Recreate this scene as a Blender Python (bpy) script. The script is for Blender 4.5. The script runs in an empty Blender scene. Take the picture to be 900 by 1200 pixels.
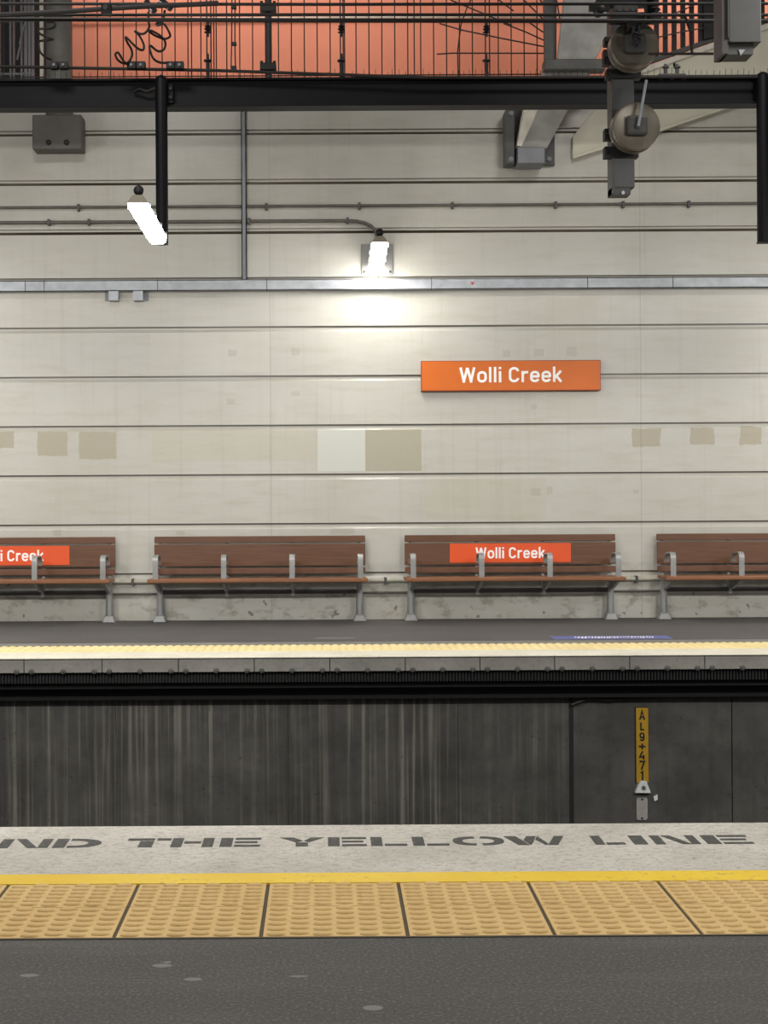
import bpy, bmesh, math, random
from mathutils import Vector, Matrix
random.seed(7)
S = bpy.context.scene
C = S.collection
PI = math.pi
F = 1600.0; H = 1.5; CX, CY = 380.0, 570.0; ROLL = 0.0058

# ------------------------------------------------------------------ camera
cam = bpy.data.cameras.new('camera'); co = bpy.data.objects.new('camera', cam); C.objects.link(co)
cam.sensor_fit = 'VERTICAL'; cam.sensor_height = 36.0; cam.sensor_width = 27.0
cam.lens = 36.0*F/1200.0
cam.shift_x = (450-CX)/1200.0
cam.shift_y = -(600-CY)/1200.0
cam.clip_start = 0.05; cam.clip_end = 200
co.location = (0, 0, H)
co.rotation_euler = (Matrix.Rotation(PI/2, 3, 'X') @ Matrix.Rotation(-ROLL, 3, 'Z')).to_euler()
S.camera = co

# ------------------------------------------------------------------ world, lamps, exposure
w = bpy.data.worlds.new('world'); S.world = w; w.use_nodes = True
w.node_tree.nodes['Background'].inputs[0].default_value = (0.80, 0.86, 1.0, 1)
w.node_tree.nodes['Background'].inputs[1].default_value = 0.16
S.view_settings.view_transform = 'Standard'
S.view_settings.look = 'None'
S.view_settings.gamma = 1.0
S.view_settings.use_curve_mapping = False
S.view_settings.exposure = 0.0

def area(name, loc, size, size_y, power, target=None, col=(1, .975, .93), spread=PI):
    l = bpy.data.lights.new(name, 'AREA'); l.shape = 'RECTANGLE'; l.size = size; l.size_y = size_y
    l.energy = power; l.color = col; l.spread = spread
    o = bpy.data.objects.new(name, l); C.objects.link(o); o.location = loc
    if target is not None:
        o.rotation_euler = (Vector(target)-Vector(loc)).to_track_quat('-Z', 'Y').to_euler()
    return o
# out of view: platform and concourse lamps, plus area lights added as fill
area('far_platform_lamp', (-5.6, 12.0, 3.9), .25, 1.6, 75, (-4.9, 14.6, 1.0))
area('far_platform_lamp', (7.0, 12.0, 3.9), .25, 1.6, 75, (6.3, 14.6, 1.0))
area('track_fill_light', (-2.4, 9.5, 7.6), 1.6, .5, 88, (-1.6, 14.6, 1.6))  # added fill high over the tracks, out of view
area('track_fill_light', (3.6, 9.5, 7.6), 1.6, .5, 88, (2.8, 14.6, 1.6))
area('wall_graze_fill', (-6.2, 14.7, 3.9), .2, 1.4, 80, (-5.9, 14.9, 0))  # added out of view to graze the wall grooves with light
area('wall_graze_fill', (7.4, 14.7, 3.9), .2, 1.4, 80, (7.2, 14.9, 0))
for lx in (-5.2, -1.7, 5.0, 8.6):
    area('unseen_near_light', (lx, 5.0, 4.0), 1.5, .2, 82, (lx, 13.0, -.6), (1, .98, .945), math.radians(108))  # added fill, tilted and narrowed to light the far wall
area('unseen_near_light', (-2.8, 6.3, 4.9), 1.5, .3, 140, (-2.2, 4.6, 0))
area('unseen_near_light', (3.9, 5.4, 4.9), 1.5, .3, 160, (2.6, 4.6, 0))
area('unseen_near_light', (0.2, 1.0, 4.6), 1.5, .3, 55, (0.2, 5.6, -1.0))
area('concourse_lamp', (-1.0, 15.9, 8.7), 5.0, .4, 64, (-.6, 17.4, 7.0), (1, .95, .88))
area('concourse_lamp', (5.0, 16.3, 8.7), 3.0, .4, 52, (5.0, 17.4, 7.0), (1, .95, .88))

# ------------------------------------------------------------------ geometry helpers
def ur(px, py):
    dx, dy = px-CX, py-CY
    c, s = math.cos(ROLL), math.sin(ROLL)
    return CX + dx*c - dy*s, CY + dx*s + dy*c
def P(px, py, Y):
    """point of the place seen at photograph pixel (px,py) at distance Y"""
    x, y = ur(px, py)
    return Vector(((x-CX)/F*Y, Y, H-(y-CY)/F*Y))
def Zc(py, Y): return H-(py-CY)/F*Y       # height of a level line measured at the centre column
def Yc(py): return H*F/(py-CY)            # distance of a floor line
def G(px, py):                            # floor point
    x, y = ur(px, py); Y = H*F/(y-CY); return Vector(((x-CX)/F*Y, Y, 0))

class MB:
    def __init__(s): s.bm = bmesh.new()
    def box(s, a, b):
        x0, y0, z0 = a; x1, y1, z1 = b
        if x0 > x1: x0, x1 = x1, x0
        if y0 > y1: y0, y1 = y1, y0
        if z0 > z1: z0, z1 = z1, z0
        v = [s.bm.verts.new(p) for p in ((x0,y0,z0),(x1,y0,z0),(x1,y1,z0),(x0,y1,z0),(x0,y0,z1),(x1,y0,z1),(x1,y1,z1),(x0,y1,z1))]
        for f in ((0,3,2,1),(4,5,6,7),(0,1,5,4),(1,2,6,5),(2,3,7,6),(3,0,4,7)): s.bm.faces.new([v[i] for i in f])
        return s
    def hexa(s, bot, top):
        v = [s.bm.verts.new(p) for p in list(bot)+list(top)]
        n = len(bot)
        s.bm.faces.new(v[:n][::-1]); s.bm.faces.new(v[n:])
        for i in range(n):
            j = (i+1) % n
            s.bm.faces.new((v[i], v[j], v[n+j], v[n+i]))
        return s
    def prism(s, pts, d):                 # planar polygon pts (Vectors), extruded by vector d
        d = Vector(d); return s.hexa([Vector(p) for p in pts], [Vector(p)+d for p in pts])
    def tube(s, pts, r, n=8, r2=None, cap=True):
        pts = [Vector(p) for p in pts]; rings = []
        up = None
        for i, p in enumerate(pts):
            if i == 0: t = pts[1]-pts[0]
            elif i == len(pts)-1: t = pts[-1]-pts[-2]
            else: t = (pts[i+1]-p).normalized()+(p-pts[i-1]).normalized()
            if t.length < 1e-9: t = Vector((0,0,1))
            t.normalize()
            if up is None: up = Vector((0,1,0)) if abs(t.y) < .9 else Vector((0,0,1))
            a = t.cross(up)
            if a.length < 1e-6: a = t.cross(Vector((1,0,.1)))
            a.normalize(); b = a.cross(t).normalized(); up = b
            rr = r if r2 is None else r+(r2-r)*i/(len(pts)-1)
            rings.append([s.bm.verts.new(p+(a*math.cos(2*PI*k/n)+b*math.sin(2*PI*k/n))*rr) for k in range(n)])
        for A, B in zip(rings, rings[1:]):
            for k in range(n):
                s.bm.faces.new((A[k], A[(k+1)%n], B[(k+1)%n], B[k]))
        if cap:
            s.bm.faces.new(rings[0][::-1]); s.bm.faces.new(rings[-1])
        return s
    def lathe(s, c, prof, axis='Z', n=24):
        """prof: list of (radius, offset along axis)"""
        c = Vector(c); rings = []
        for r, h in prof:
            ring = []
            for k in range(n):
                a = 2*PI*k/n; u, v = r*math.cos(a), r*math.sin(a)
                o = {'Z': (u, v, h), 'Y': (u, h, v), 'X': (h, u, v)}[axis]
                ring.append(s.bm.verts.new(c+Vector(o)))
            rings.append(ring)
        for A, B in zip(rings, rings[1:]):
            for k in range(n): s.bm.faces.new((A[k], A[(k+1)%n], B[(k+1)%n], B[k]))
        s.bm.faces.new(rings[0][::-1]); s.bm.faces.new(rings[-1])
        return s
    def sphere(s, c, r, n=16):
        prof = [(max(1e-4, r*math.sin(PI*i/10)), -r*math.cos(PI*i/10)) for i in range(11)]
        return s.lathe(c, prof, 'Z', n)
    def strip(s, path, wdt, th, x):       # flat bar bent along path of (y,z), centred at x
        n = len(path); L = []; R = []
        for i, (y, z) in enumerate(path):
            a = path[max(0, i-1)]; b = path[min(n-1, i+1)]
            t = Vector((b[0]-a[0], b[1]-a[1])).normalized(); nn = Vector((-t.y, t.x))
            o = (y+nn.x*th/2, z+nn.y*th/2); q = (y-nn.x*th/2, z-nn.y*th/2)
            L.append([s.bm.verts.new((x-wdt/2, *o)), s.bm.verts.new((x+wdt/2, *o)), s.bm.verts.new((x+wdt/2, *q)), s.bm.verts.new((x-wdt/2, *q))])
        for A, B in zip(L, L[1:]):
            for k in range(4): s.bm.faces.new((A[k], A[(k+1)%4], B[(k+1)%4], B[k]))
        s.bm.faces.new(L[0][::-1]); s.bm.faces.new(L[-1])
        return s
    def build(s, name, m, parent=None, smooth=False, bevel=0, kind=None, origin=None):
        bm = s.bm
        bmesh.ops.recalc_face_normals(bm, faces=bm.faces[:])
        me = bpy.data.meshes.new(name)
        if parent is not None: off = Vector(parent.get('_o', (0,0,0)))
        elif origin is not None: off = Vector(origin)
        else:
            xs = [v.co for v in bm.verts]
            mn = Vector([min(c[i] for c in xs) for i in range(3)]); mx = Vector([max(c[i] for c in xs) for i in range(3)])
            off = Vector(((mn.x+mx.x)/2, (mn.y+mx.y)/2, mn.z))
        bmesh.ops.translate(bm, verts=bm.verts[:], vec=-off)
        bm.to_mesh(me); bm.free()
        me.materials.append(m)
        if smooth:
            for p in me.polygons: p.use_smooth = True
            me.set_sharp_from_angle(angle=math.radians(38))
        o = bpy.data.objects.new(name, me); C.objects.link(o)
        if parent is not None:
            o.parent = parent; o.location = off-Vector(parent.get('_o', (0,0,0)))
            po = off
        else: o.location = off
        o['_o'] = off[:]
        if bevel:
            b = o.modifiers.new('bevel', 'BEVEL'); b.width = bevel; b.segments = 2; b.limit_method = 'ANGLE'
        if kind: o['kind'] = kind
        return o
def tag(o, label, cat=None, group=None, kind=None):
    o['label'] = label
    if cat: o['category'] = cat
    if group: o['group'] = group
    if kind: o['kind'] = kind
    return o
def thing(name, loc, label, cat, group=None):
    o = bpy.data.objects.new(name, None); C.objects.link(o); o.location = loc; o.empty_display_size = .1
    o['_o'] = Vector(loc)[:]
    return tag(o, label, cat, group)

# ------------------------------------------------------------------ materials
def lin(c):
    return tuple(((v/255)/12.92 if v/255 <= .04045 else ((v/255+.055)/1.055)**2.4) for v in c)+(1,)
class NT:
    def __init__(s, name, rough=.6, metal=0.0):
        s.m = bpy.data.materials.new(name); s.m.use_nodes = True
        s.t = s.m.node_tree; s.b = s.t.nodes['Principled BSDF']
        s.b.inputs['Roughness'].default_value = rough; s.b.inputs['Metallic'].default_value = metal
    def n(s, ty, **kw):
        nd = s.t.nodes.new(ty)
        for k, v in kw.items(): setattr(nd, k, v)
        return nd
    def l(s, a, b): s.t.links.new(a, b)
    def val(s, a, sock):
        if isinstance(a, (int, float)): sock.default_value = a
        elif isinstance(a, tuple): sock.default_value = a
        else: s.l(a, sock)
    def math(s, op, a, b=0.0, c=None):
        nd = s.n('ShaderNodeMath', operation=op); s.val(a, nd.inputs[0]); s.val(b, nd.inputs[1])
        if c is not None: s.val(c, nd.inputs[2])
        return nd.outputs[0]
    def pos(s, world=True):
        if world: return s.n('ShaderNodeNewGeometry').outputs['Position']
        return s.n('ShaderNodeTexCoord').outputs['Object']
    def sep(s, v):
        nd = s.n('ShaderNodeSeparateXYZ'); s.l(v, nd.inputs[0]); return nd.outputs
    def scale(s, v, sc):
        nd = s.n('ShaderNodeVectorMath', operation='MULTIPLY'); s.l(v, nd.inputs[0]); nd.inputs[1].default_value = sc; return nd.outputs[0]
    def noise(s, v, sc, det=4, rough=.55):
        nd = s.n('ShaderNodeTexNoise'); s.l(v, nd.inputs['Vector']); nd.inputs['Scale'].default_value = sc
        nd.inputs['Detail'].default_value = det; nd.inputs['Roughness'].default_value = rough; return nd.outputs[0]
    def ramp(s, f, stops):
        nd = s.n('ShaderNodeValToRGB'); s.val(f, nd.inputs[0]); e = nd.color_ramp.elements
        e[0].position, e[0].color = stops[0][0], stops[0][1]
        e[1].position, e[1].color = stops[-1][0], stops[-1][1]
        for p, c in stops[1:-1]:
            x = e.new(p); x.color = c
        return nd.outputs[0]
    def step(s, f, a, b):                  # 0 below a, 1 above b
        nd = s.n('ShaderNodeMapRange'); nd.clamp = True; s.val(f, nd.inputs[0])
        nd.inputs[1].default_value = a; nd.inputs[2].default_value = b; return nd.outputs[0]
    def mix(s, f, a, b, mode='MIX'):
        nd = s.n('ShaderNodeMix', data_type='RGBA', blend_type=mode)
        s.val(f, nd.inputs[0]); s.val(a, nd.inputs[6]); s.val(b, nd.inputs[7]); return nd.outputs[2]
    def bump(s, h, st=.3, dist=.01):
        nd = s.n('ShaderNodeBump'); nd.inputs['Strength'].default_value = st; nd.inputs['Distance'].default_value = dist
        s.l(h, nd.inputs['Height']); s.l(nd.outputs[0], s.b.inputs['Normal'])
    def out(s, c): s.val(c, s.b.inputs['Base Color']); return s.m

def simple(name, col, rough=.6, metal=0.0, var=.18, sc=6, bump=0):
    t = NT(name, rough, metal); c = lin(col); p = t.pos(False)
    n = t.noise(p, sc, 5)
    d = tuple(v*(1-var) for v in c[:3])+(1,); e = tuple(min(1, v*(1+var)) for v in c[:3])+(1,)
    if bump: t.bump(t.noise(p, sc*12, 3), bump, .004)
    return t.out(t.ramp(n, [(.3, d), (.7, e)]))

M = {}
# cream painted wall with repaint patches, joints, grime and painted groove shade
GT = [Zc(y, 15.38) for y in (670.4, 612.7, 555.0, 497.3, 439.6, 381.9, 324.2, 267.0, 209.2, 151.2)]   # groove tops
def wallmat():
    t = NT('cream_wall_paint', .34); p = t.pos(); X, Y, Z = t.sep(p)
    n1 = t.noise(p, .8, 4); n2 = t.noise(t.scale(p, (1.0, 1, 5)), 2.2, 5); n3 = t.noise(p, 26, 3)
    c = t.ramp(n1, [(.3, lin((184, 181, 170))), (.7, lin((194, 192, 183)))])
    c = t.mix(t.math('MULTIPLY', t.step(n2, .48, .75), .35), c, lin((170, 163, 142)))
    st = t.noise(t.scale(p, (9, 1, .35)), 1.6, 5)
    c = t.mix(t.math('MULTIPLY', t.step(st, .55, .8), .22), c, lin((150, 142, 122)))
    jig = t.math('MULTIPLY', t.math('SUBTRACT', t.noise(p, 9, 3), .5), .05)
    def patch(c, x0, y0, x1, y1, col, a=1.0, j=1.0):
        A = P(x0, y0, 15.38); B = P(x1, y1, 15.38)
        cx, cz, hx, hz = (A.x+B.x)/2, (A.z+B.z)/2, abs(B.x-A.x)/2, abs(B.z-A.z)/2
        dx = t.math('SUBTRACT', t.math('ABSOLUTE', t.math('SUBTRACT', X, cx)), hx)
        dz = t.math('SUBTRACT', t.math('ABSOLUTE', t.math('SUBTRACT', Z, cz)), hz)
        d = t.math('ADD', t.math('MAXIMUM', dx, dz), t.math('MULTIPLY', jig, j))
        m = t.math('MULTIPLY', t.math('SUBTRACT', 1.0, t.step(d, -.004, .004)), a)
        return t.mix(m, c, lin(col))
    br = (163, 154, 131)
    for q in ((-12,506,16,525),(44,506,79,534),(93,506,136,538),(741,502,774,523),(809,501,837,521),(867,500,893,521)):
        c = patch(c, *q, br, .78)
    c = patch(c, 178, 503, 372, 540, (184, 176, 154), .35, .3)
    c = patch(c, 372, 503.5, 428, 552, (199, 201, 192), .95, .25)
    c = patch(c, 428, 503, 494, 552, (166, 160, 138), .85, .25)
    c = patch(c, 176, 388, 316, 436, (200, 196, 182), .4, .3)
    c = patch(c, 500, 560, 640, 608, (184, 178, 156), .3, .3)
    c = patch(c, 640, 350, 700, 490, (184, 178, 160), .35, .3)
    for q in ((589,411,598,418),(626,408,638,418),(664,407,676,417),(622,474,630,480),(268,410,278,418),(342,408,352,416),(266,467,276,474),(622,572,634,581),(640,570,648,580),(742,574,749,579),(341,458,352,464),(62,621,72,628),(206,622,216,627),(388,619,416,626)):
        c = patch(c, *q, (158, 153, 138), .38, .8)
    # scuffs and patched rendering low on the wall
    low = t.math('SUBTRACT', 1.0, t.step(Z, .30, .46))
    sc = t.step(t.noise(t.scale(p, (1.6, 1, 2.4)), 2.6, 5, .65), .52, .62)
    c = t.mix(t.math('MULTIPLY', t.math('MULTIPLY', low, sc), .55), c, lin((128, 121, 104)))
    sk = t.step(t.noise(p, 7, 2), .70, .72)
    c = t.mix(t.math('MULTIPLY', t.math('MULTIPLY', low, sk), .7), c, lin((92, 84, 72)))
    # vertical panel joints
    for px in (316, 750, -120):
        xx = P(px, 300, 15.38).x
        d = t.math('ABSOLUTE', t.math('SUBTRACT', X, xx))
        c = t.mix(t.math('MULTIPLY', t.math('SUBTRACT', 1.0, t.step(d, .003, .009)), .28), c, lin((120, 112, 95)))
    # groove tops: overhang shadow painted in; upper grooves' lower slopes: lodged grime
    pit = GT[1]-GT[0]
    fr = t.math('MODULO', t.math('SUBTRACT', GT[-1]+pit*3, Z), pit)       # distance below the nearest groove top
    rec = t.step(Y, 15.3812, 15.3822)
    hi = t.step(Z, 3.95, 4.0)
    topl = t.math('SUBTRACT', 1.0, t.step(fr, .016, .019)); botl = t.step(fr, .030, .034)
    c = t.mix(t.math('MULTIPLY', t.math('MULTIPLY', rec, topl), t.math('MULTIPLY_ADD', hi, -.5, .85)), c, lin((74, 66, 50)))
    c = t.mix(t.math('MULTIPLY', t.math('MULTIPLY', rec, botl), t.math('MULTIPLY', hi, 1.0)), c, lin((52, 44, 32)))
    up = t.step(Z, 3.9, 4.6)
    soot = t.math('MULTIPLY', up, t.step(n1, .35, .75))
    c = t.mix(t.math('MULTIPLY', soot, .65), c, lin((140, 134, 120)))
    t.bump(t.math('ADD', t.math('MULTIPLY', n3, .5), n2), .25, .006)
    return t.out(c)
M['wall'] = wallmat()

def darkconc():
    t = NT('stained_dark_concrete', .8); p = t.pos(); X, Y, Z = t.sep(p)
    n = t.noise(p, 1.6, 6, .6); n5 = t.noise(p, 5.5, 6, .7); c = t.ramp(n, [(.3, lin((54, 52, 48))), (.7, lin((80, 78, 73)))]); c = t.mix(t.math('MULTIPLY', t.step(n5, .45, .7), .5), c, lin((42, 40, 37)))
    st = t.noise(t.scale(p, (17, 1, .2)), 1.5, 5, .65)
    br = t.noise(t.scale(p, (.7, 1, .8)), 1.2, 3)
    lim = t.math('MULTIPLY', t.step(st, .50, .66), t.step(br, .3, .6))
    right = t.math('SUBTRACT', 1.0, t.step(X, 2.15, 2.3))
    c = t.mix(t.math('MULTIPLY', t.math('MULTIPLY', lim, right), .36), c, lin((165, 160, 147)))
    dk = t.noise(t.scale(p, (8, 1, .3)), 1.1, 4)
    c = t.mix(t.math('MULTIPLY', t.step(dk, .5, .7), .5), c, lin((46, 43, 38)))
    gr = t.noise(t.scale(p, (1, 1, .5)), 2.0, 2)
    c = t.mix(t.math('MULTIPLY', t.step(gr, .66, .74), .22), c, lin((70, 92, 76)))
    sp = t.step(t.noise(p, 18, 2), .70, .74)
    c = t.mix(t.math('MULTIPLY', sp, .6), c, lin((36, 33, 30)))
    t.bump(t.noise(p, 14, 5), .4, .01)
    return t.out(c)
M['dark_concrete'] = darkconc()

def asphalt(name, a, b, spots=()):
    t = NT(name, .75); p = t.pos(); X, Y, Z = t.sep(p)
    n = t.noise(p, 1.1, 5); f = t.noise(p, 85, 4, .75)
    c = t.ramp(n, [(.3, lin(a)), (.7, lin(b))])
    c = t.mix(.45, c, t.ramp(f, [(.3, (0.015,.015,.015,1)), (.52, lin(b)), (.74, lin((165, 162, 156)))]))
    sw = t.noise(t.scale(p, (.5, 5, 1)), 1.4, 4)
    c = t.mix(t.math('MULTIPLY', t.step(sw, .5, .75), .25), c, lin((118, 113, 104)))
    for (px, py, rx, ry) in spots:
        g = G(px, py)
        dx = t.math('DIVIDE', t.math('SUBTRACT', X, g.x), rx); dy = t.math('DIVIDE', t.math('SUBTRACT', Y, g.y), ry)
        d = t.math('ADD', t.math('MULTIPLY', dx, dx), t.math('MULTIPLY', dy, dy))
        d = t.math('ADD', d, t.math('MULTIPLY', f, .6))
        c = t.mix(t.math('MULTIPLY', t.math('SUBTRACT', 1.0, t.step(d, 1.1, 1.4)), .8), c, lin((136, 133, 128)))
    t.bump(f, .8, .006)
    return t.out(c)
M['asphalt'] = asphalt('near_asphalt', (70, 68, 66), (82, 80, 77), ((190,1131.5,.032,.016),(196,1127.5,.014,.008),(226,1147.5,.028,.014),(34,1143,.03,.014),(350,1144,.03,.008),(437,1181,.03,.02)))
M['asphalt_far'] = asphalt('far_asphalt', (74, 71, 70), (92, 88, 85))

def conc(name, a, b, dirt=.4, dcol=(120, 114, 104)):
    t = NT(name, .8); p = t.pos()
    n = t.noise(p, 2.2, 6, .65); f = t.noise(p, 60, 3, .6); g = t.noise(t.scale(p, (1, 2.2, 1)), 20, 6, .75)
    c = t.ramp(n, [(.3, lin(a)), (.7, lin(b))])
    c = t.mix(t.math('MULTIPLY', t.step(g, .5, .68), dirt), c, lin(dcol))
    c = t.mix(t.math('MULTIPLY', t.step(f, .56, .70), dirt), c, lin(dcol))
    t.bump(f, .3, .003)
    return t.out(c)
M['white_concrete'] = conc('worn_white_concrete', (184, 179, 168), (212, 207, 197), .75, (132, 127, 116))
M['far_edge'] = conc('far_white_edge', (214, 208, 188), (232, 226, 208), .2)
M['fascia'] = conc('grey_fascia', (116, 113, 106), (136, 133, 126), .35, (84, 82, 76))
M['tactile'] = conc('buff_tactile', (206, 172, 112), (220, 188, 128), .28, (168, 132, 78))
M['tactile_far'] = conc('pale_buff_tactile', (224, 203, 146), (238, 220, 166), .15, (190, 165, 110))
def yellow():
    t = NT('yellow_paint', .5); p = t.pos()
    g = t.noise(p, 30, 5, .7); n = t.noise(p, 2.4, 3)
    c = t.ramp(n, [(.3, lin((232, 192, 40))), (.7, lin((244, 208, 54)))])
    m = t.math('MULTIPLY', t.step(g, .56, .62), t.step(n, .45, .62))
    return t.out(t.mix(t.math('MULTIPLY', m, .7), c, lin((176, 150, 90))))
M['yellow'] = yellow()
def paint_dark():
    t = NT('stencil_paint', .7); p = t.pos(); g = t.noise(p, 45, 4, .7)
    return t.out(t.ramp(g, [(.42, lin((66, 65, 62))), (.62, lin((84, 83, 79))), (.75, lin((150, 146, 136)))]))
M['stencil'] = paint_dark()
def wood(name, a, b):
    t = NT(name, .42); p = t.pos(False)
    g = t.noise(t.scale(p, (1.2, 26, 30)), 2.2, 6, .6); g2 = t.noise(t.scale(p, (.6, 3, 3)), 2, 3)
    c = t.ramp(g, [(.3, lin(a)), (.7, lin(b))])
    c = t.mix(t.math('MULTIPLY', t.step(g2, .4, .7), .3), c, lin((124, 88, 70)))
    return t.out(c)
M['wood'] = wood('brown_bench_board', (84, 54, 34), (108, 72, 48))
M['wood_seat'] = wood('worn_seat_board', (118, 76, 46), (146, 96, 62))
M['bench_metal'] = simple('cast_bench_metal', (150, 150, 148), .4, .3, .15)
M['galv'] = simple('galvanised_steel', (164, 167, 171), .42, .2, .16, 9)
M['grey_steel'] = simple('grey_painted_steel', (122, 124, 127), .5, .2, .12, 4)
M['dark_steel'] = simple('dark_grey_steel', (76, 75, 72), .55, .0, .22, 5)
M['mast_steel'] = simple('weathered_drop_tube', (84, 84, 82), .55, .0, .18, 4)
M['strut'] = simple('worn_grey_strut', (150, 148, 142), .5, .2, .25, 4)
M['black_steel'] = simple('black_painted_beam', (5, 5, 8), .55, .0, .35, 3, .1)
M['black_steel'].node_tree.nodes['Principled BSDF'].inputs['Specular IOR Level'].default_value = .22
M['black'] = simple('black_hardware', (15, 14, 14), .55, .0, .3, 8)
M['cable'] = simple('black_cable', (30, 24, 20), .6, 0, .3, 8)
M['wire'] = simple('dark_wire', (48, 34, 28), .6, 0, .2, 8)
M['conduit'] = simple('grimy_conduit', (92, 88, 80), .5, .1, .2, 8)
M['conduit_cream'] = simple('painted_conduit', (176, 172, 156), .4, 0, .12, 8)
M['orange_sign'] = simple('orange_sign_face', (212, 103, 2), .45, 0, .04, 2)
M['orange_panel'] = simple('orange_bench_panel', (226, 86, 36), .4, 0, .04, 2)
M['sign_edge'] = simple('sign_edge', (150, 66, 26), .5, 0, .1, 4)
M['white'] = simple('white_lettering', (250, 248, 244), .45, 0, .03, 4)
M['orange_wall'] = simple('salmon_wall', (222, 138, 110), .7, 0, .06, 1.4)
M['cream'] = simple('cream_plaster', (196, 190, 170), .5, 0, .08, 2)
M['stair'] = simple('cream_stair_side', (196, 192, 172), .5, 0, .08, 2)
M['pale'] = simple('pale_ledge', (208, 202, 188), .6, 0, .18, 9)
M['column'] = simple('grimy_grey_column', (98, 96, 90), .6, .05, .35, 3)
M['disc'] = simple('worn_pulley_disc', (122, 114, 100), .38, .3, .22, 4)
M['rubber'] = simple('black_rubber', (9, 9, 9), .7, 0, .2, 10)
M['void'] = simple('recess_black', (12, 11, 11), .9, 0, .2, 3)  # near-black for the recess under the far platform edge and joint backing
M['joint'] = simple('dark_joint_filler', (84, 76, 60), .8, 0, .15, 8)
M['marker_yellow'] = simple('marker_yellow', (160, 124, 20), .5, 0, .12, 8)
M['marker_black'] = simple('marker_black', (20, 18, 16), .5, 0, .1, 8)
M['tag_grey'] = simple('grey_tag', (150, 146, 140), .5, .1, .15, 14)
M['bracket_white'] = simple('white_bracket', (205, 208, 206), .4, .1, .15, 14)
M['blue'] = simple('blue_decal', (98, 104, 158), .55, 0, .1, 5)
M['red'] = simple('red_label', (176, 60, 50), .5, 0, .05, 5)
M['ceiling'] = simple('ceiling_concrete', (120, 117, 110), .8, 0, .1, 2)
M['ballast'] = simple('ballast_grey', (70, 66, 60), .9, 0, .4, 30, .6)
M['housing'] = simple('lamp_housing_grey', (128, 120, 100), .5, 0, .1, 6)
M['plate'] = simple('lamp_back_plate', (130, 128, 124), .4, .4, .15, 6)
M['room_dark'] = simple('dark_room', (22, 21, 23), .8, 0, .3, 2)
def emis(name, st, col=(1, .98, .94, 1)):
    t = NT(name); t.b.inputs['Emission Color'].default_value = col; t.b.inputs['Emission Strength'].default_value = st
    return t.out((.9, .9, .9, 1))
M['diffuser'] = emis('lamp_diffuser', 52)

# ------------------------------------------------------------------ structure
XL, XR = -7.5, 9.0
YW = 15.38
def wall_back():
    prof = [(YW, -.25)]
    for zt in sorted(GT):
        prof += [(YW, zt-.066), (YW+.022, zt-.036), (YW+.025, zt-.032), (YW+.025, zt-.003), (YW, zt)]
    ztop = Zc(110, YW)
    prof += [(YW, ztop), (YW+.5, ztop), (YW+.5, -.25)]
    m = MB(); m.prism([(XL, y, z) for y, z in prof], (XR-XL, 0, 0))
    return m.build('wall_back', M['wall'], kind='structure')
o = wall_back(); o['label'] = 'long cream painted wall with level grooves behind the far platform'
ZTOP = Zc(110, YW)
EF = Yc(769.0)       # far edge
m = MB(); m.box((XL, Yc(751.6), -.25), (XR, YW, 0)); m.build('floor_far_platform', M['asphalt_far'], kind='structure')['label'] = 'dark asphalt surface of the far platform'
# thin strip of concrete between asphalt and tactile, tactile band, white edge band
m = MB(); m.box((XL, Yc(756.0), -.25), (XR, Yc(751.6)-.012, -.002)); m.build('trim_1', M['fascia'], kind='structure')['label'] = 'grey concrete strip behind the far tactile band'
m = MB(); m.box((XL, Yc(751.6)-.012, -.25), (XR, Yc(751.6), -.012)); m.build('trim_2', M['rubber'], kind='structure')['label'] = 'dark joint line along the far asphalt'
def bump_field(m, x0, x1, y0, y1, px, py, rx, ry, h, nseg=12, z=0, skip=None, stag=0.0):
    nx = int(round((x1-x0)/px)); ny = int(round((y1-y0)/py))
    for i in range(nx):
        for j in range(ny):
            cx = x0+(i+.5)*(x1-x0)/nx; cy = y0+(j+.5+(stag if i % 2 else -stag))*(y1-y0)/ny
            rings = []
            for kr, kh in ((1, 0), (.93, .45), (.72, .86), (.36, 1)):
                rings.append([m.bm.verts.new((cx+rx*kr*math.cos(2*PI*k/nseg), cy+ry*kr*math.sin(2*PI*k/nseg), z+h*kh)) for k in range(nseg)])
            for r1, r2 in zip(rings, rings[1:]):
                for k in range(nseg): m.bm.faces.new((r1[k], r1[(k+1)%nseg], r2[(k+1)%nseg], r2[k]))
            m.bm.faces.new(rings[-1])
m = MB(); YT0, YT1 = Yc(762.6), Yc(756.0)
m.box((XL, YT0, -.25), (XR, YT1, 0)); bump_field(m, -4, 5.2, YT0, YT1, .078, .052, .031, .019, .009, 8)
m.build('trim_3', M['tactile_far'], kind='structure')['label'] = 'pale yellow tactile band along the far platform edge'
m = MB(); m.box((XL, EF, -.014), (XR, YT0, 0)); m.build('trim_4', M['far_edge'], kind='structure', bevel=.006)['label'] = 'white painted lip of the far platform'
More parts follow.
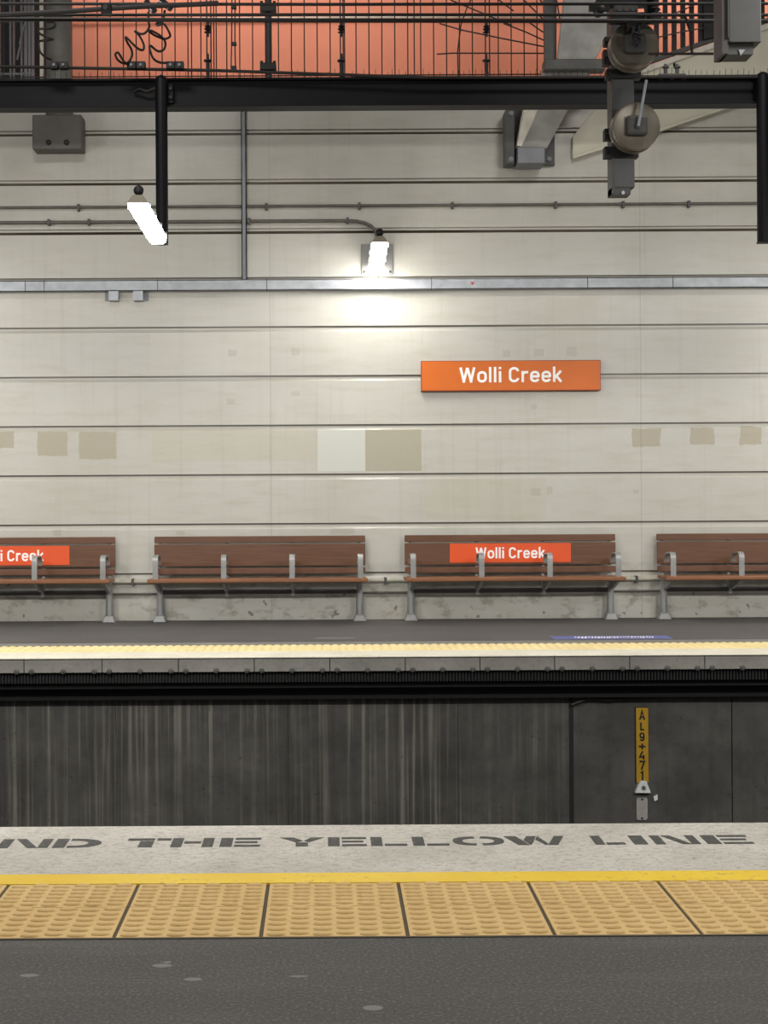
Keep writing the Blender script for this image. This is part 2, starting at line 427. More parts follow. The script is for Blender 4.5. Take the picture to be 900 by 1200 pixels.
# fascia panels (coping units) with bolts
ORD = ['leftmost in the row', 'second from the left', 'third from the left', 'fourth from the left', 'fifth from the left', 'the central one', 'fifth from the right', 'fourth from the right', 'third from the right', 'second from the right', 'rightmost in the row']
joints = [-60, 28, 119.5, 209, 298, 386.5, 475, 562.5, 650, 738, 826, 914]
zf0 = -.018; zf1 = Zc(787.2, EF)
for i in range(len(joints)-1):
    a = P(joints[i]+.8, 780, EF+.02); b = P(joints[i+1]-.8, 780, EF+.02)
    m = MB(); m.box((a.x-.003, EF+.02, zf1), (b.x+.003, EF+.062, zf0)); r = m.build('edge_panel', M['fascia'], bevel=.004)
    tag(r, 'grey bolted edge panel below the white lip of the far platform, %s' % ORD[i], 'edge panel', 'edge panels of the far platform')
    for fx in (.09, .5, .91):
        cx = a.x+(b.x-a.x)*fx
        q = MB(); q.lathe((cx, EF+.014, zf1+.012), [(.024, .006), (.024, -.002), (.018, -.006), (.012, -.007)], 'Y', 12)
        q.lathe((cx, EF+.004, zf1+.012), [(.011, .008), (.011, -.008)], 'Y', 6)
        q.build('bolt', M['dark_steel'], r, smooth=False)
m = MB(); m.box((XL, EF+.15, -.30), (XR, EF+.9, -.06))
m.build('trim_5', M['void'], kind='structure')['label'] = 'black underside of the far platform edge'
zr = Zc(799, EF+.08)
m = MB(); n = int((5.4+3.6)/.028)
m.box((XL, EF+.09, zr), (XR, EF+.15, zf1))
for i in range(n):
    x = -3.6+i*.028; m.box((x, EF+.066, zr), (x+.013, EF+.09, zf1-.001))
mm = MB(); mm.box((XL, EF+.02, zf1), (P(-61, 780, EF+.02).x, EF+.062, zf0)); mm.box((P(915, 780, EF+.02).x, EF+.02, zf1), (XR, EF+.062, zf0)); mm.build('trim_12', M['fascia'], kind='structure')
r = m.build('ribbed_rubber_strip', M['rubber']); tag(r, 'black ribbed rubber strip under the far platform edge panels', 'rubber strip')
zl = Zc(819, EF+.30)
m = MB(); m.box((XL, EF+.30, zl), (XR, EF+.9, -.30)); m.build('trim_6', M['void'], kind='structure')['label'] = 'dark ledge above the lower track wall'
YB = EF+.42
seg = [-7.5] + [P(x, 900, YB).x for x in (136, 338, 537, 670, 858)] + [9.0]
for i in range(len(seg)-1):
    m = MB(); gl = .001 if i in (1, 2, 3) else .004; m.box((seg[i]+gl, YB, -2.3), (seg[i+1]-(.001 if i in (0, 1, 2) else .004), YB+.5, zl+.0)); 
    r = m.build('wall_track', M['dark_concrete'], kind='structure', bevel=.003); r['label'] = 'stained dark concrete section of the lower track wall'
x670 = P(670, 900, YB).x
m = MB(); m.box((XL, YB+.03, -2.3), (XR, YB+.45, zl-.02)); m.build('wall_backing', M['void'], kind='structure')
m = MB(); m.box((x670-.022, YB-.006, -2.3), (x670+.016, YB+.02, zl)); m.build('trim_7', M['rubber'], kind='structure')['label'] = 'wide dark joint in the lower track wall'
# cable under the ledge on the right
m = MB(); m.tube([P(670,826,YB-.04), P(690,818,YB-.05), P(712,820,YB-.05), P(760,817,YB-.05), P(905,815,YB-.05)], .014, 8)
tag(m.build('ledge_cable', M['cable'], smooth=True), 'black cable slung under the dark ledge on the right', 'cable')
# track bed between
m = MB(); m.box((XL, 6.3, -2.5), (XR, YB+.2, -2.1)); m.build('floor_track_bed', M['ballast'], kind='structure')

# near platform
EN = Yc(966.4); Y1 = Yc(1023.2); Y2 = Yc(1034.8); Y3 = Yc(1098.3)
m = MB(); m.box((XL, -3, -.3), (XR, Y3-.012, 0)); m.build('floor', M['asphalt'], kind='structure')['label'] = 'dark grey asphalt of the near platform'
m = MB(); m.box((XL, Y3-.012, -.3), (XR, Y3, .003)); m.build('trim_8', M['joint'], kind='structure')['label'] = 'thin metal edging between asphalt and tactile paving'
m = MB(); m.box((XL, Y1, -.28), (XR, EN, 0)); m.build('floor_platform_edge', M['white_concrete'], kind='structure', bevel=.008)['label'] = 'worn off-white concrete edge of the near platform'
m = MB(); m.box((XL, Y2, -.28), (XR, Y1, .002)); m.build('trim_9', M['yellow'], kind='structure')['label'] = 'bright yellow safety line on the near platform'
m = MB(); m.box((XL, 5.6, -2.4), (XR, EN-.12, -.28)); m.build('wall_front', M['dark_concrete'], kind='structure')
m = MB(); m.box((XL, Y3, -.28), (XR, Y2, -.006)); m.build('trim_10', M['joint'], kind='structure')['label'] = 'dark joints between the tactile tiles'
# tactile tiles
tjx = [G(466.5+152*k, 1034.5).x for k in (0,)]
base = G(466.5, 1034.6).x; pitch = 152/ (F/Y2)
Ym = Yc(1061.6)
TO = {-4: 'cut off at the left edge', -3: 'second column from the left', -2: 'third column from the left', -1: 'left of the centre joint', 0: 'right of the centre joint', 1: 'second column from the right', 2: 'rightmost column'}
rest = MB()
for k in range(-9, 9):
    x0 = base+k*pitch+.007; x1 = base+(k+1)*pitch-.007
    for (ya, yb, row) in ((Ym+.002, Y2-.003, 'far'), (Y3+.004, Ym-.002, 'near')):
        m = MB() if k in TO else rest
        m.box((x0, ya, -.03), (x1, yb, 0))
        bump_field(m, x0+.004, x1-.004, ya+.004, yb-.004, (x1-x0)/6.001, (yb-ya)/6.001, .033, .0172, .0078, 14, 0, None, .12)
        if k in TO:
            r = m.build('tactile_tile', M['tactile'], smooth=True)
            tag(r, 'buff bumpy tile %s, %s' % ('touching the yellow line' if row == 'far' else 'touching the near asphalt', TO[k]), 'tactile tile',
                'tactile tiles beside the yellow line' if row == 'far' else 'tactile tiles beside the asphalt')
rest.build('trim_11', M['tactile'], kind='structure', smooth=True)

# stencilled lettering: quads in the unit box of each letter
def q(x0, y0, x1, y1): return [(x0, y0), (x1, y0), (x1, y1), (x0, y1)]
ST = {
 'T': [q(0, .76, .62, 1), q(.30, 0, .62, .68), q(.68, .76, 1, 1)],
 'H': [q(0, 0, .26, 1), q(.74, 0, 1, 1), q(.30, .40, .70, .62)],
 'E': [q(0, 0, .30, 1), q(.36, .80, 1, 1), q(.36, .41, .92, .60), q(.36, 0, 1, .20)],
 'Y': [[(0, 1), (.30, 1), (.52, .62), (.36, .45)], [(.70, 1), (1, 1), (.66, .45), (.55, .62)], q(.36, 0, .64, .42)],
 'L': [q(0, 0, .32, 1), q(.38, 0, 1, .22)],
 'I': [q(.0, 0, 1, 1)],
 'N': [q(0, 0, .22, 1), [(.26, 1), (.46, 1), (.80, 0), (.60, 0)], q(.80, .0, 1, 1)],
 'W': [[(0, 1), (.20, 1), (.36, 0), (.18, 0)], [(.38, .0), (.44, .30), (.54, 1), (.38, 1), (.30, .55)], [(.56, 1), (.68, .1), (.62, 0), (.50, .62)], [(.66, 0), (.82, 0), (1, 1), (.84, 1)]],
}
def ring_quads(gap_top=True):
    out = []
    n = 36
    for k in range(n):
        a0 = 2*PI*(k+.5)/n; a1 = a0+2*PI/n; am = (a0+a1)/2
        if abs(math.cos(am)) < .06: continue
        f = lambda a, rx, ry: (.5+rx*math.copysign(abs(math.cos(a))**.8, math.cos(a)), .5+ry*math.copysign(abs(math.sin(a))**.8, math.sin(a)))
        out.append([f(a0, .5, .5), f(a1, .5, .5), f(a1, .31, .30), f(a0, .31, .30)])
    return out
ST['O'] = ring_quads()
dd = [q(0, 0, .26, 1)]
for k in range(10):
    a0 = -PI/2+PI*k/10; a1 = -PI/2+PI*(k+1)/10
    f = lambda a, rx, ry: (.45+rx*math.cos(a), .5+ry*math.sin(a))
    dd.append([f(a0, .55, .5), f(a1, .55, .5), f(a1, .27, .29), f(a0, .27, .29)])
dd += [q(.31, .79, .45, 1), q(.31, 0, .45, .21)]
ST['D'] = dd
word = [('N', -2, 57), ('D', 62, 117), ('T', 146, 197), ('H', 199, 248), ('E', 256, 303), ('Y', 326, 377), ('E', 382, 427), ('L', 432, 474), ('L', 481, 523), ('O', 528, 588), ('W', 590, 661), ('L', 692, 727), ('I', 737, 753), ('N', 762, 814), ('E', 822, 876)]
YL0, YL1 = Yc(991.8), Yc(981.6)
t = thing('platform_lettering', ((450-CX)/F*Yc(986.5), Yc(986.5), 0), 'dark grey stencilled warning words on the off-white platform edge', 'floor lettering')
for i0, i1 in ((0, 2), (2, 5), (5, 11), (11, 15)):
    m = MB()
    for ch, a, b in word[i0:i1]:
        xa = (a-CX)/F*Yc(986.5); xb = (b-CX)/F*Yc(986.5)
        for quad in ST[ch]:
            m.prism([(xa+(xb-xa)*u, YL0+(YL1-YL0)*v, .0004) for u, v in quad], (0, 0, .0012))
    m.build('word', M['stencil'], t)

# ------------------------------------------------------------------ monoline lettering
def arc(cx, cy, rx, ry, a0, a1, n=8):
    return [(cx+rx*math.cos(math.radians(a0+(a1-a0)*i/n)), cy+ry*math.sin(math.radians(a0+(a1-a0)*i/n))) for i in range(n+1)]
T_ = .15; h = T_/2; xh = .74
def oval(x0, x1, y0, y1, r):
    return arc(x1-r, y1-r, r, r, 0, 90)+arc(x0+r, y1-r, r, r, 90, 180)+arc(x0+r, y0+r, r, r, 180, 270)+arc(x1-r, y0+r, r, r, 270, 360)
GL = {
 'W': (1.0, [[(h*.9, 1), (.29, 0)], [(.25, 0), (.50, .97)], [(.50, .97), (.75, 0)], [(.71, 0), (1-h*.9, 1)]]),
 'o': (.60, [oval(h, .60-h, h, xh-h, .20)]),
 'l': (.19, [[(h+.02, 0), (h+.02, 1.02)]]),
 'i': (.19, [[(h+.02, 0), (h+.02, xh)], [(h+.02, .87), (h+.02, 1.02)]]),
 'C': (.68, [arc(.66-h-.24, 1-h-.24, .24, .24, 10, 90)+arc(h+.24, 1-h-.24, .24, .24, 90, 180)+arc(h+.24, h+.24, .24, .24, 180, 270)+arc(.66-h-.24, h+.24, .24, .24, 270, 350)]),
 'r': (.42, [[(h, 0), (h, xh)], arc(h+.22, xh-h-.2, .22, .2, 180, 80)+[(.42, xh-h-.01)]]),
 'e': (.60, [[(h, .38), (.60-h*.5, .38)], [(.60-h, .34)]+arc(.60-h-.2, xh-h-.2, .2, .2, 0, 90)+arc(h+.2, xh-h-.2, .2, .2, 90, 180)+arc(h+.2, h+.2, .2, .2, 180, 270)+arc(.60-h-.2, h+.2, .2, .2, 270, 340)]),
 'k': (.56, [[(h, 0), (h, 1.02)], [(h, .24), (.50, xh)], [(.22, .40), (.52, 0)]]),
 ' ': (.22, []),
 'A': (.7, [[(.04, 0), (.35, 1), (.66, 0)], [(.16, .3), (.54, .3)]]),
 'L': (.6, [[(.14, 1), (.14, h), (.58, h)]]),
 '9': (.6, [oval(h, .6-h, .40, 1-h, .2), [(.6-h, .6), (.6-h, .3)]+arc(.6-h-.2, h+.2, .2, .2, 0, -90)+arc(h+.2, h+.2, .2, .2, 270, 200)]),
 '+': (.6, [[(.02, .5), (.6, .5)], [(.31, .2), (.31, .8)]]),
 '4': (.62, [[(.38, 1), (.06, .3), (.6, .3)], [(.46, .56), (.46, 0)]]),
 '7': (.6, [[(.02, 1-h), (.56, 1-h), (.22, 0)]]),
 '1': (.4, [[(.06, .78), (.26, .96), (.26, 0)]]),
}
def stroke(m, pts, org, sx, sy, wd, depth, closed=False):
    """flat ribbon in the XZ plane at org, raised towards the viewer"""
    stroke.k = (getattr(stroke, 'k', 0)+1) % 5; depth = depth+stroke.k*.0003
    P2 = [Vector((p[0]*sx, p[1]*sy)) for p in pts]
    out = [P2[0]]
    for p in P2[1:]:
        if (p-out[-1]).length > 1e-5: out.append(p)
    P2 = out
    if closed and (P2[0]-P2[-1]).length < 1e-5: P2.pop()
    n = len(P2); L = []
    for i in range(n):
        a = P2[i-1] if (i > 0 or closed) else None; b = P2[(i+1) % n] if (i < n-1 or closed) else None
        if a is None: t = (b-P2[i]).normalized(); nn = Vector((-t.y, t.x)); k = 1
        elif b is None: t = (P2[i]-a).normalized(); nn = Vector((-t.y, t.x)); k = 1
        else:
            t1 = (P2[i]-a).normalized(); t2 = (b-P2[i]).normalized(); nn = Vector((-(t1+t2).y, (t1+t2).x))
            nn = nn.normalized() if nn.length > 1e-6 else Vector((-t1.y, t1.x))
            k = 1/max(.45, nn.dot(Vector((-t1.y, t1.x))))
        ring = []
        for (sg, dy) in ((1, 0), (1, -depth), (-1, -depth), (-1, 0)):
            pt = P2[i]+nn*(sg*wd/2*k)
            ring.append(m.bm.verts.new((org[0]+pt.x, org[1]+dy, org[2]+pt.y)))
        L.append(ring)
    pairs = list(zip(L, L[1:]))+([(L[-1], L[0])] if closed else [])
    for A, B in pairs:
        for k in range(4): m.bm.faces.new((A[k], A[(k+1)%4], B[(k+1)%4], B[k]))
    if not closed: m.bm.faces.new(L[0][::-1]); m.bm.faces.new(L[-1])
def textmesh(m, txt, x0, x1, y, z0, cap, depth=.003, wmul=1.0):
    gap = .12; tot = sum(GL[c][0] for c in txt)+gap*(len(txt)-1)
    sx = (x1-x0)/tot; x = x0
    for c in txt:
        wd, st = GL[c]
        for s_ in st:
            stroke(m, s_, (x, y, z0), sx, cap, T_*1.1*cap*wmul, depth, closed=(c == 'o' or (c == '9' and s_ is st[0])))
        x += (wd+gap)*sx

# wall sign
A = P(493.5, 423, YW-.07); B = P(704, 457.5, YW-.07)
t = thing('station_name_sign', (A.x/2+B.x/2, YW, B.z), 'wide orange station name sign fixed high on the cream wall', 'sign')
m = MB(); m.box((A.x, YW-.075, B.z), (B.x, YW-.004, A.z)); m.build('sign_box', M['sign_edge'], t, bevel=.003)
m = MB(); m.box((A.x+.008, YW-.079, B.z+.010), (B.x-.008, YW-.0745, A.z-.008)); m.build('sign_face', M['orange_sign'], t)
a = P(538.5, 448.3, YW-.08); b = P(658.5, 447.6, YW-.08)
m = MB(); textmesh(m, 'Wolli Creek', a.x, b.x, YW-.079, (a.z+b.z)/2, 17.6*YW/F, .003, 1.0); m.build('lettering', M['white'], t)

# ------------------------------------------------------------------ benches
BY = 15.26                                # plane of the back boards
PM = F/BY
LB = 247/PM
def zb(y, Y=BY): return H-(y-CY)/(F/Y)
def bench_proto():
    X0 = (304-CX)/F*BY
    t = thing('platform_bench', (X0, BY, 0), 'brown slatted bench', 'bench', 'benches along the cream wall')
    x0, x1 = X0-LB/2, X0+LB/2
    tr = MB(); tr.box((x0, BY, zb(635.6)), (x1, BY+.035, zb(627.8))); tr.build('top_rail', M['wood'], t, bevel=.006)
    bb = MB(); bb.box((x0, BY-.012, zb(662.8)), (x1, BY+.02, zb(637.2))); bb.build('backrest', M['wood'], t, bevel=.005)
    ls = MB(); ls.box((x0, BY-.03, zb(672.0)), (x1, BY, zb(665.0))); ls.build('back_slat', M['wood'], t, bevel=.005)
    zs = .505
    sx0, sx1 = x0-.02, x1+.01
    for i, (ya, yb) in enumerate(((-.50, -.36), (-.35, -.21), (-.20, -.07))):
        s_ = MB(); s_.box((sx0, BY+ya, zs-.042+i*.0), (sx1, BY+yb, zs-i*.006)); s_.build('seat_board', M['wood_seat'], t, bevel=.010)
    xs = [x0+.065+i*(LB-.13)/3 for i in range(4)]
    for i, x in enumerate(xs):
        path = [(-.455, zs-.05), (-.455, zs+.16)]
        path += [(-.455+.05*(1-math.cos(a)), zs+.20+.05*math.sin(a)) for a in [k*PI/2/6 for k in range(7)]]
        path += [(-.33, zs+.25), (-.25, zs+.242), (-.20, zs+.222), (-.165, zs+.185), (-.158, zs+.14)]
        m = MB(); m.strip([(BY+y, z) for y, z in path], .058, .014, x); m.build('armrest', M['bench_metal'], t, smooth=True)
        # bracket under the seat and up behind the boards
        m = MB(); m.prism([(x-.018, BY-.44, zs-.042), (x-.018, BY-.44, zs-.062), (x-.018, BY-.14, zs-.16), (x-.018, BY+.04, zs-.16), (x-.018, BY+.05, zb(630)), (x-.018, BY+.036, zb(630)), (x-.018, BY+.022, zs-.042)], (.036, 0, 0))
        m.build('bracket', M['bench_metal'], t, bevel=.004)
        if i in (1, 2):
            m = MB(); m.tube([(x, BY-.02, zs-.10), (x, BY-.02, zb(697.5))], .032, 10, .026); m.build('tube_clamp', M['bench_metal'], t, smooth=True)
        else:
            yl = BY-.02
            m = MB(); m.tube([(x, yl, zs-.10), (x, yl, .28), (x, yl, .10), (x, yl, .06), (x, yl, .012)], .036, 12, .050)
            m.box((x-.030, yl-.06, .0), (x+.030, yl+.03, .04))
            m.build('leg', M['bench_metal'], t, smooth=True)
            m = MB(); m.hexa([(x-.075, yl-.085, 0), (x+.075, yl-.085, 0), (x+.075, yl+.075, 0), (x-.075, yl+.075, 0)], [(x-.045, yl-.055, .075), (x+.045, yl-.055, .075), (x+.045, yl+.05, .075), (x-.045, yl+.05, .075)])
            m.build('foot', M['bench_metal'], t, bevel=.01)
    m = MB(); m.tube([(xs[0], BY-.02, zb(692.4)), (xs[3], BY-.02, zb(692.4))], .024, 10); m.build('support_tube', M['dark_steel'], t, smooth=True)
    return t
bench = bench_proto(); b0x = bench.location.x
benches = {}
for key, cxp in (('second', 304), ('first', 11), ('third', 597.3), ('fourth', 893)):
    if key == 'second': r = bench
    else:
        r = bench.copy(); C.objects.link(r)
        for ch in list(bench.children):
            c = ch.copy(); C.objects.link(c); c.parent = r
    X = (cxp-CX)/F*BY; r.location.x = X; r['_o'] = (X, BY, 0); benches[key] = r
benches['second']['label'] = 'brown wooden bench with plain backrest, just right of the leftmost bench'
benches['first']['label'] = 'brown bench at the left edge of the photo, cut off, with an orange name panel'
benches['third']['label'] = 'brown bench right of centre, fully shown, with orange name panel on its backrest'
benches['fourth']['label'] = 'brown wooden bench cut off by the right edge of the photo'
for key, p0, p1 in (('first', -61, 81.5), ('third', 527, 669)):
    r = benches[key]
    a = P(p0, 636.8, BY-.012); b = P(p1, 658.6, BY-.012)
    zc0, zc1 = zb(660.2), zb(637.8)
    m = MB(); m.box((a.x, BY-.018, zc0), (b.x, BY-.0118, zc1)); pn = m.build('name_panel', M['orange_panel'], r); pn['label'] = 'orange name panel'
    ta = (p0+30, p1-31)
    xa, xb = [(v-CX)/F*(BY-.018) for v in ta]
    m = MB(); textmesh(m, 'Wolli Creek', xa, xb, BY-.018, zb(655.4), 12.8/PM, .002, 1.0); m.build('lettering', M['white'], pn)

# ------------------------------------------------------------------ pipes and conduits on the wall
def wallpipe(name, py, x0, x1, rpx, mat, label, clips=(), off=.03, cpx=3, mx=None, cat='conduit'):
    Yp = YW-off; z = Zc(py, Yp)
    a = (x0-CX)/F*Yp; b = (x1-CX)/F*Yp
    m = MB(); m.tube([(a, Yp, z), (b, Yp, z)], rpx*Yp/F, 10); r = m.build(name, mat, smooth=True); tag(r, label, cat)
    for c in clips:
        x = (c-CX)/F*Yp; w_ = cpx*Yp/F/2
        q_ = MB(); q_.box((x-w_, Yp-.028, z-.045), (x+w_, YW, z+.032)); q_.build('clip', M['dark_steel'], r, bevel=.004)
    return r
wallpipe('conduit', 241.2, XL*104+CX, 1200, 1.7, M['conduit'], 'thin grimy conduit across the whole wall above the wall lamp', (94, 314, 423, 532, 653, 732, 809))
Yp = YW-.04; z = Zc(258.8, Yp)
pts = [((-300-CX)/F*Yp, Yp, z), ((405-CX)/F*Yp, Yp, z)]
for (px, py) in ((418, 259.2), (428, 261.5), (435, 265), (440, 270.5), (442, 278), (442.5, 288)):
    v = P(px, py, Yp); pts.append(v[:])
m = MB(); m.tube(pts, 2.0*Yp/F, 10); r = m.build('lamp_conduit', M['conduit'], smooth=True); tag(r, 'grey conduit from the left that bends down into the wall lamp', 'conduit')
for c in (59, 106, 294, 409):
    x = (c-CX)/F*Yp; q_ = MB(); q_.box((x-.014, Yp-.03, z-.035), (x+.014, YW, z+.035)); q_.build('clip', M['dark_steel'], r, bevel=.004)
wallpipe('bench_height_pipe', 680.2, XL*104+CX, 1200, 2.6, M['conduit_cream'], 'cream painted pipe along the wall behind the bench seats', (8, 155, 451, 745), .045, 3.2, cat='pipe')
wallpipe('low_conduit', 694.8, XL*104+CX, 1200, 1.2, M['conduit'], 'thin dark conduit along the wall just above the bench legs', (), .03)
# cable tray
za, zb_ = Zc(326.8, YW-.1), Zc(339.8, YW-.1)
m = MB(); m.box((XL, YW-.10, zb_), (XR, YW-.085, za)); m.box((XL, YW-.10, za-.012), (XR, YW, za)); m.box((XL, YW-.10, zb_), (XR, YW, zb_+.012))
r = m.build('cable_tray', M['galv'], bevel=.002); tag(r, 'long galvanised cable duct running level across the cream wall', 'cable duct')
for px in (31, 53, 186, 314, 507, 690, 790):
    x = (px-CX)/F*(YW-.1); q_ = MB(); q_.box((x-.004, YW-.104, zb_-.003), (x+.004, YW-.084, za+.003)); q_.build('duct_joint', M['dark_steel'], r)
x = (555-CX)/F*(YW-.1); q_ = MB(); zc = (za+zb_)/2; q_.prism([(x-.026, YW-.102, zc+.016), (x+.026, YW-.102, zc+.016), (x, YW-.102, zc-.018)], (0, -.003, 0)); q_.build('warning_label', M['red'], r)['label'] = 'small red triangular label'
for px0, px1, side in ((122, 139, 'left one of two under the long duct'), (156, 173, 'right one of two under the long duct')):
    a = P(px0, 340, YW-.08); b = P(px1, 352.5, YW-.08)
    t = thing('duct_bracket', ((a.x+b.x)/2, YW, b.z), 'small galvanised bracket box, %s' % side, 'bracket', 'bracket boxes under the duct')
    s0, s1 = (a.x+.05, b.x) if px0 == 122 else (a.x, b.x-.05)
    m = MB(); m.box((s0, YW-.10, b.z), (s1, YW, a.z)); m.build('box', M['galv'], t, bevel=.004)
    m = MB(); m.box((a.x, YW-.012, b.z+.01), (b.x, YW, a.z-.02)); 
    m.build('flange', M['grey_steel'], t)
# vertical channel
a = P(282.2, 127, YW-.05); b = P(289.4, 331, YW-.05)
m = MB(); x0, x1 = a.x, b.x-.0
m.box((x0, YW-.06, b.z), (x1, YW-.048, Zc(112, YW))); m.box((x0, YW-.06, b.z), (x0+.01, YW, Zc(112, YW))); m.box((x1-.01, YW-.06, b.z), (x1, YW, Zc(112, YW)))
tag(m.build('vertical_channel', M['grey_steel']), 'upright grey steel channel rising from the long duct', 'channel')

# ------------------------------------------------------------------ batten lamps
def batten(name, Xn, Yn, Xf, Yf, zbot, label):
    t = thing(name, (Xf, Yf, zbot), label, 'lamp', 'batten lamps')
    wd = .158
    def sec(X, Y, pts): return [(X+u, Y, zbot+v) for u, v in pts]
    d = [(-wd/2, .06), (-wd/2+.006, .018), (-wd/2+.03, 0), (wd/2-.03, 0), (wd/2-.006, .018), (wd/2, .06)]
    m = MB(); m.hexa(sec(Xn, Yn, d), sec(Xf, Yf, d)); m.build('diffuser', M['diffuser'], t, smooth=True)
    hs = [(-wd/2-.006, .061), (wd/2+.006, .061), (wd/2-.02, .10), (wd/2-.04, .125), (-wd/2+.04, .125), (-wd/2+.02, .10)]
    m = MB(); m.hexa(sec(Xn, Yn-.012, hs), sec(Xf, Yf+.01, hs)); m.build('housing', M['housing'], t)
    for s_ in (-1, 1):
        for k in range(4):
            yy = Yn+.1+k*(Yf-Yn-.2)/3; xx = Xn+(Xf-Xn)*(yy-Yn)/(Yf-Yn)
            q_ = MB(); q_.box((xx+s_*(wd/2+.004), yy-.015, zbot+.035), (xx+s_*(wd/2+.014), yy+.015, zbot+.085)); q_.build('clip', M['galv'], t)
    m = MB(); m.lathe((Xn, Yn+.05, zbot+.12), [(.022, 0), (.022, .05)], 'Z', 12); m.sphere((Xn, Yn+.05, zbot+.172), .042)
    m.build('sensor_ball', M['black'], t, smooth=True)['label'] = 'black ball on top of the lamp end'
    return t
L1 = batten('batten_lamp', (163.5-CX)/F*10.9, 10.9, (187-CX)/F*12.42, 12.38, 1.5+285*12.4/F, 'glowing batten lamp hung at the foot of the left black post')
L2 = batten('batten_lamp', (447-CX)/F*13.7, 13.75, (442-CX)/F*15.3, 15.30, 1.5+250*15.3/F, 'glowing batten lamp on a square plate on the cream wall')
a = P(423.5, 286, YW-.02); b = P(460.5, 321.5, YW-.02)
m = MB(); m.box((a.x, YW-.018, b.z), (b.x, YW, a.z)); r = m.build('back_plate', M['plate'], None, bevel=.004)
r.parent = L2; r.location = Vector(r['_o'])-Vector(L2['_o'])
for sx in (.03, -.03):
    q_ = MB(); cx_ = a.x+.03 if sx > 0 else b.x-.03
    q_.lathe((cx_, YW-.024, b.z+.03), [(.014, .008), (.014, -.01)], 'Y', 8); q_.build('bolt', M['black'], L2)
m = MB(); v = P(441.5, 322, YW-.03); m.tube([(v.x, v.y, v.z+.05), (v.x, v.y, v.z-.05)], .008, 6); m.tube([(v.x+.015, v.y, v.z+.05), (v.x+.03, v.y, v.z-.05)], .008, 6); m.build('lamp_tail', M['conduit'], L2)

# ------------------------------------------------------------------ black beam with hanging posts
YBm = 12.62
zt, zbt = Zc(93.6, YBm), Zc(127.2, YBm)
t = thing('black_beam', (0, YBm, zbt), 'long black steel beam crossing the top of the view', 'beam')
m = MB(); m.box((XL, YBm-.09, zt-.022), (XR, YBm+.09, zt)); m.build('top_flange', M['black_steel'], t, bevel=.003)
m = MB(); m.box((XL, YBm-.09, zbt), (XR, YBm+.09, zbt+.024)); m.build('bottom_flange', M['black_steel'], t, bevel=.003)
m = MB(); m.box((XL, YBm-.04, zbt+.02), (XR, YBm+.04, zt-.02)); m.build('web', M['black_steel'], t)
m = MB()
for i in range(190):
    x = -3.3+i*.055+random.uniform(-.006, .006)
    m.tube([(x, YBm+.05, zt), (x+random.uniform(-.006, .006), YBm+.03, zt+random.uniform(.07, .11))], .0022, 4)
r = m.build('bird_spikes', M['wire'], t); r['kind'] = 'stuff'
YP = YBm-.15
for (pc, pb, lab, r_) in ((189, 286.5, 'black hanging post left of centre with a lamp at its foot', .056), (893.7, 283, 'black hanging post at the right edge of the photo', .056)):
    a = P(pc, 95, YP); b = P(pc+.9, pb, YP)
    t = thing('hanging_post', (a.x, YP, b.z), lab, 'post', 'black posts hung from the beam')
    ztp = Zc(93, YP)
    m = MB(); m.lathe((a.x, YP, b.z), [(r_, 0), (r_, ztp-b.z), (r_*.85, ztp-b.z+.025), (r_*.4, ztp-b.z+.042)], 'Z', 20)
    m.build('tube', M['black_steel'], t, smooth=True)
    m = MB(); m.box((a.x-.052, YP+.045, zbt+.03), (a.x+.10, YBm-.038, zbt+.21)); m.build('cleat', M['black_steel'], t)
    for s_ in (0, 1):
        q_ = MB(); q_.lathe((a.x+.078, YP+.035, zbt+.08+.08*s_), [(.016, .012), (.016, -.006)], 'Y', 6); q_.build('bolt', M['black'], t)
    if pc > 500:
        m = MB(); m.box((a.x-r_*.9, YP-.045, b.z-.015), (a.x+r_*1.2, YP+.045, b.z)); m.build('end_plate', M['black_steel'], t)
# wedge at the cable on the beam left of the post
m = MB(); m.tube([P(157, 108, YBm-.07), P(163, 104, YBm-.11), P(172, 107, YBm-.11), P(183, 103, YBm-.12)], .012, 6)
tag(m.build('beam_cable', M['cable'], smooth=True), 'short black cable loop on the beam face beside the left post', 'cable')

# ------------------------------------------------------------------ upper level: column, orange wall, balustrades
YO = 17.3
x85 = (85-CX)/F*YO
m = MB(); m.box((x85, YO, ZTOP-.3), (XR, YO+.2, 9.0)); m.build('wall_upper', M['orange_wall'], kind='structure')['label'] = 'salmon orange wall of the upper level'
m = MB(); m.box((XL, YW+.5, ZTOP-.25), (XR, YO, ZTOP)); m.build('floor_upper', M['cream'], kind='structure')
m = MB(); m.box((XL, YO+.1, ZTOP-.3), (x85, YO+.3, 9.0)); m.build('wall_upper_left', M['room_dark'], kind='structure')
m = MB(); m.box((XL, -3, 9.0), (XR, YO+.3, 9.3)); m.build('ceiling', M['ceiling'], kind='structure')
m = MB(); m.tube([(x85, YO-.05, Zc(20.8, YO-.05)), (XR, YO-.05, Zc(20.8, YO-.05))], .014, 8); tag(m.build('pale_handrail', M['pale'], smooth=True), 'thin pale rail along the orange wall behind the wires', 'handrail')
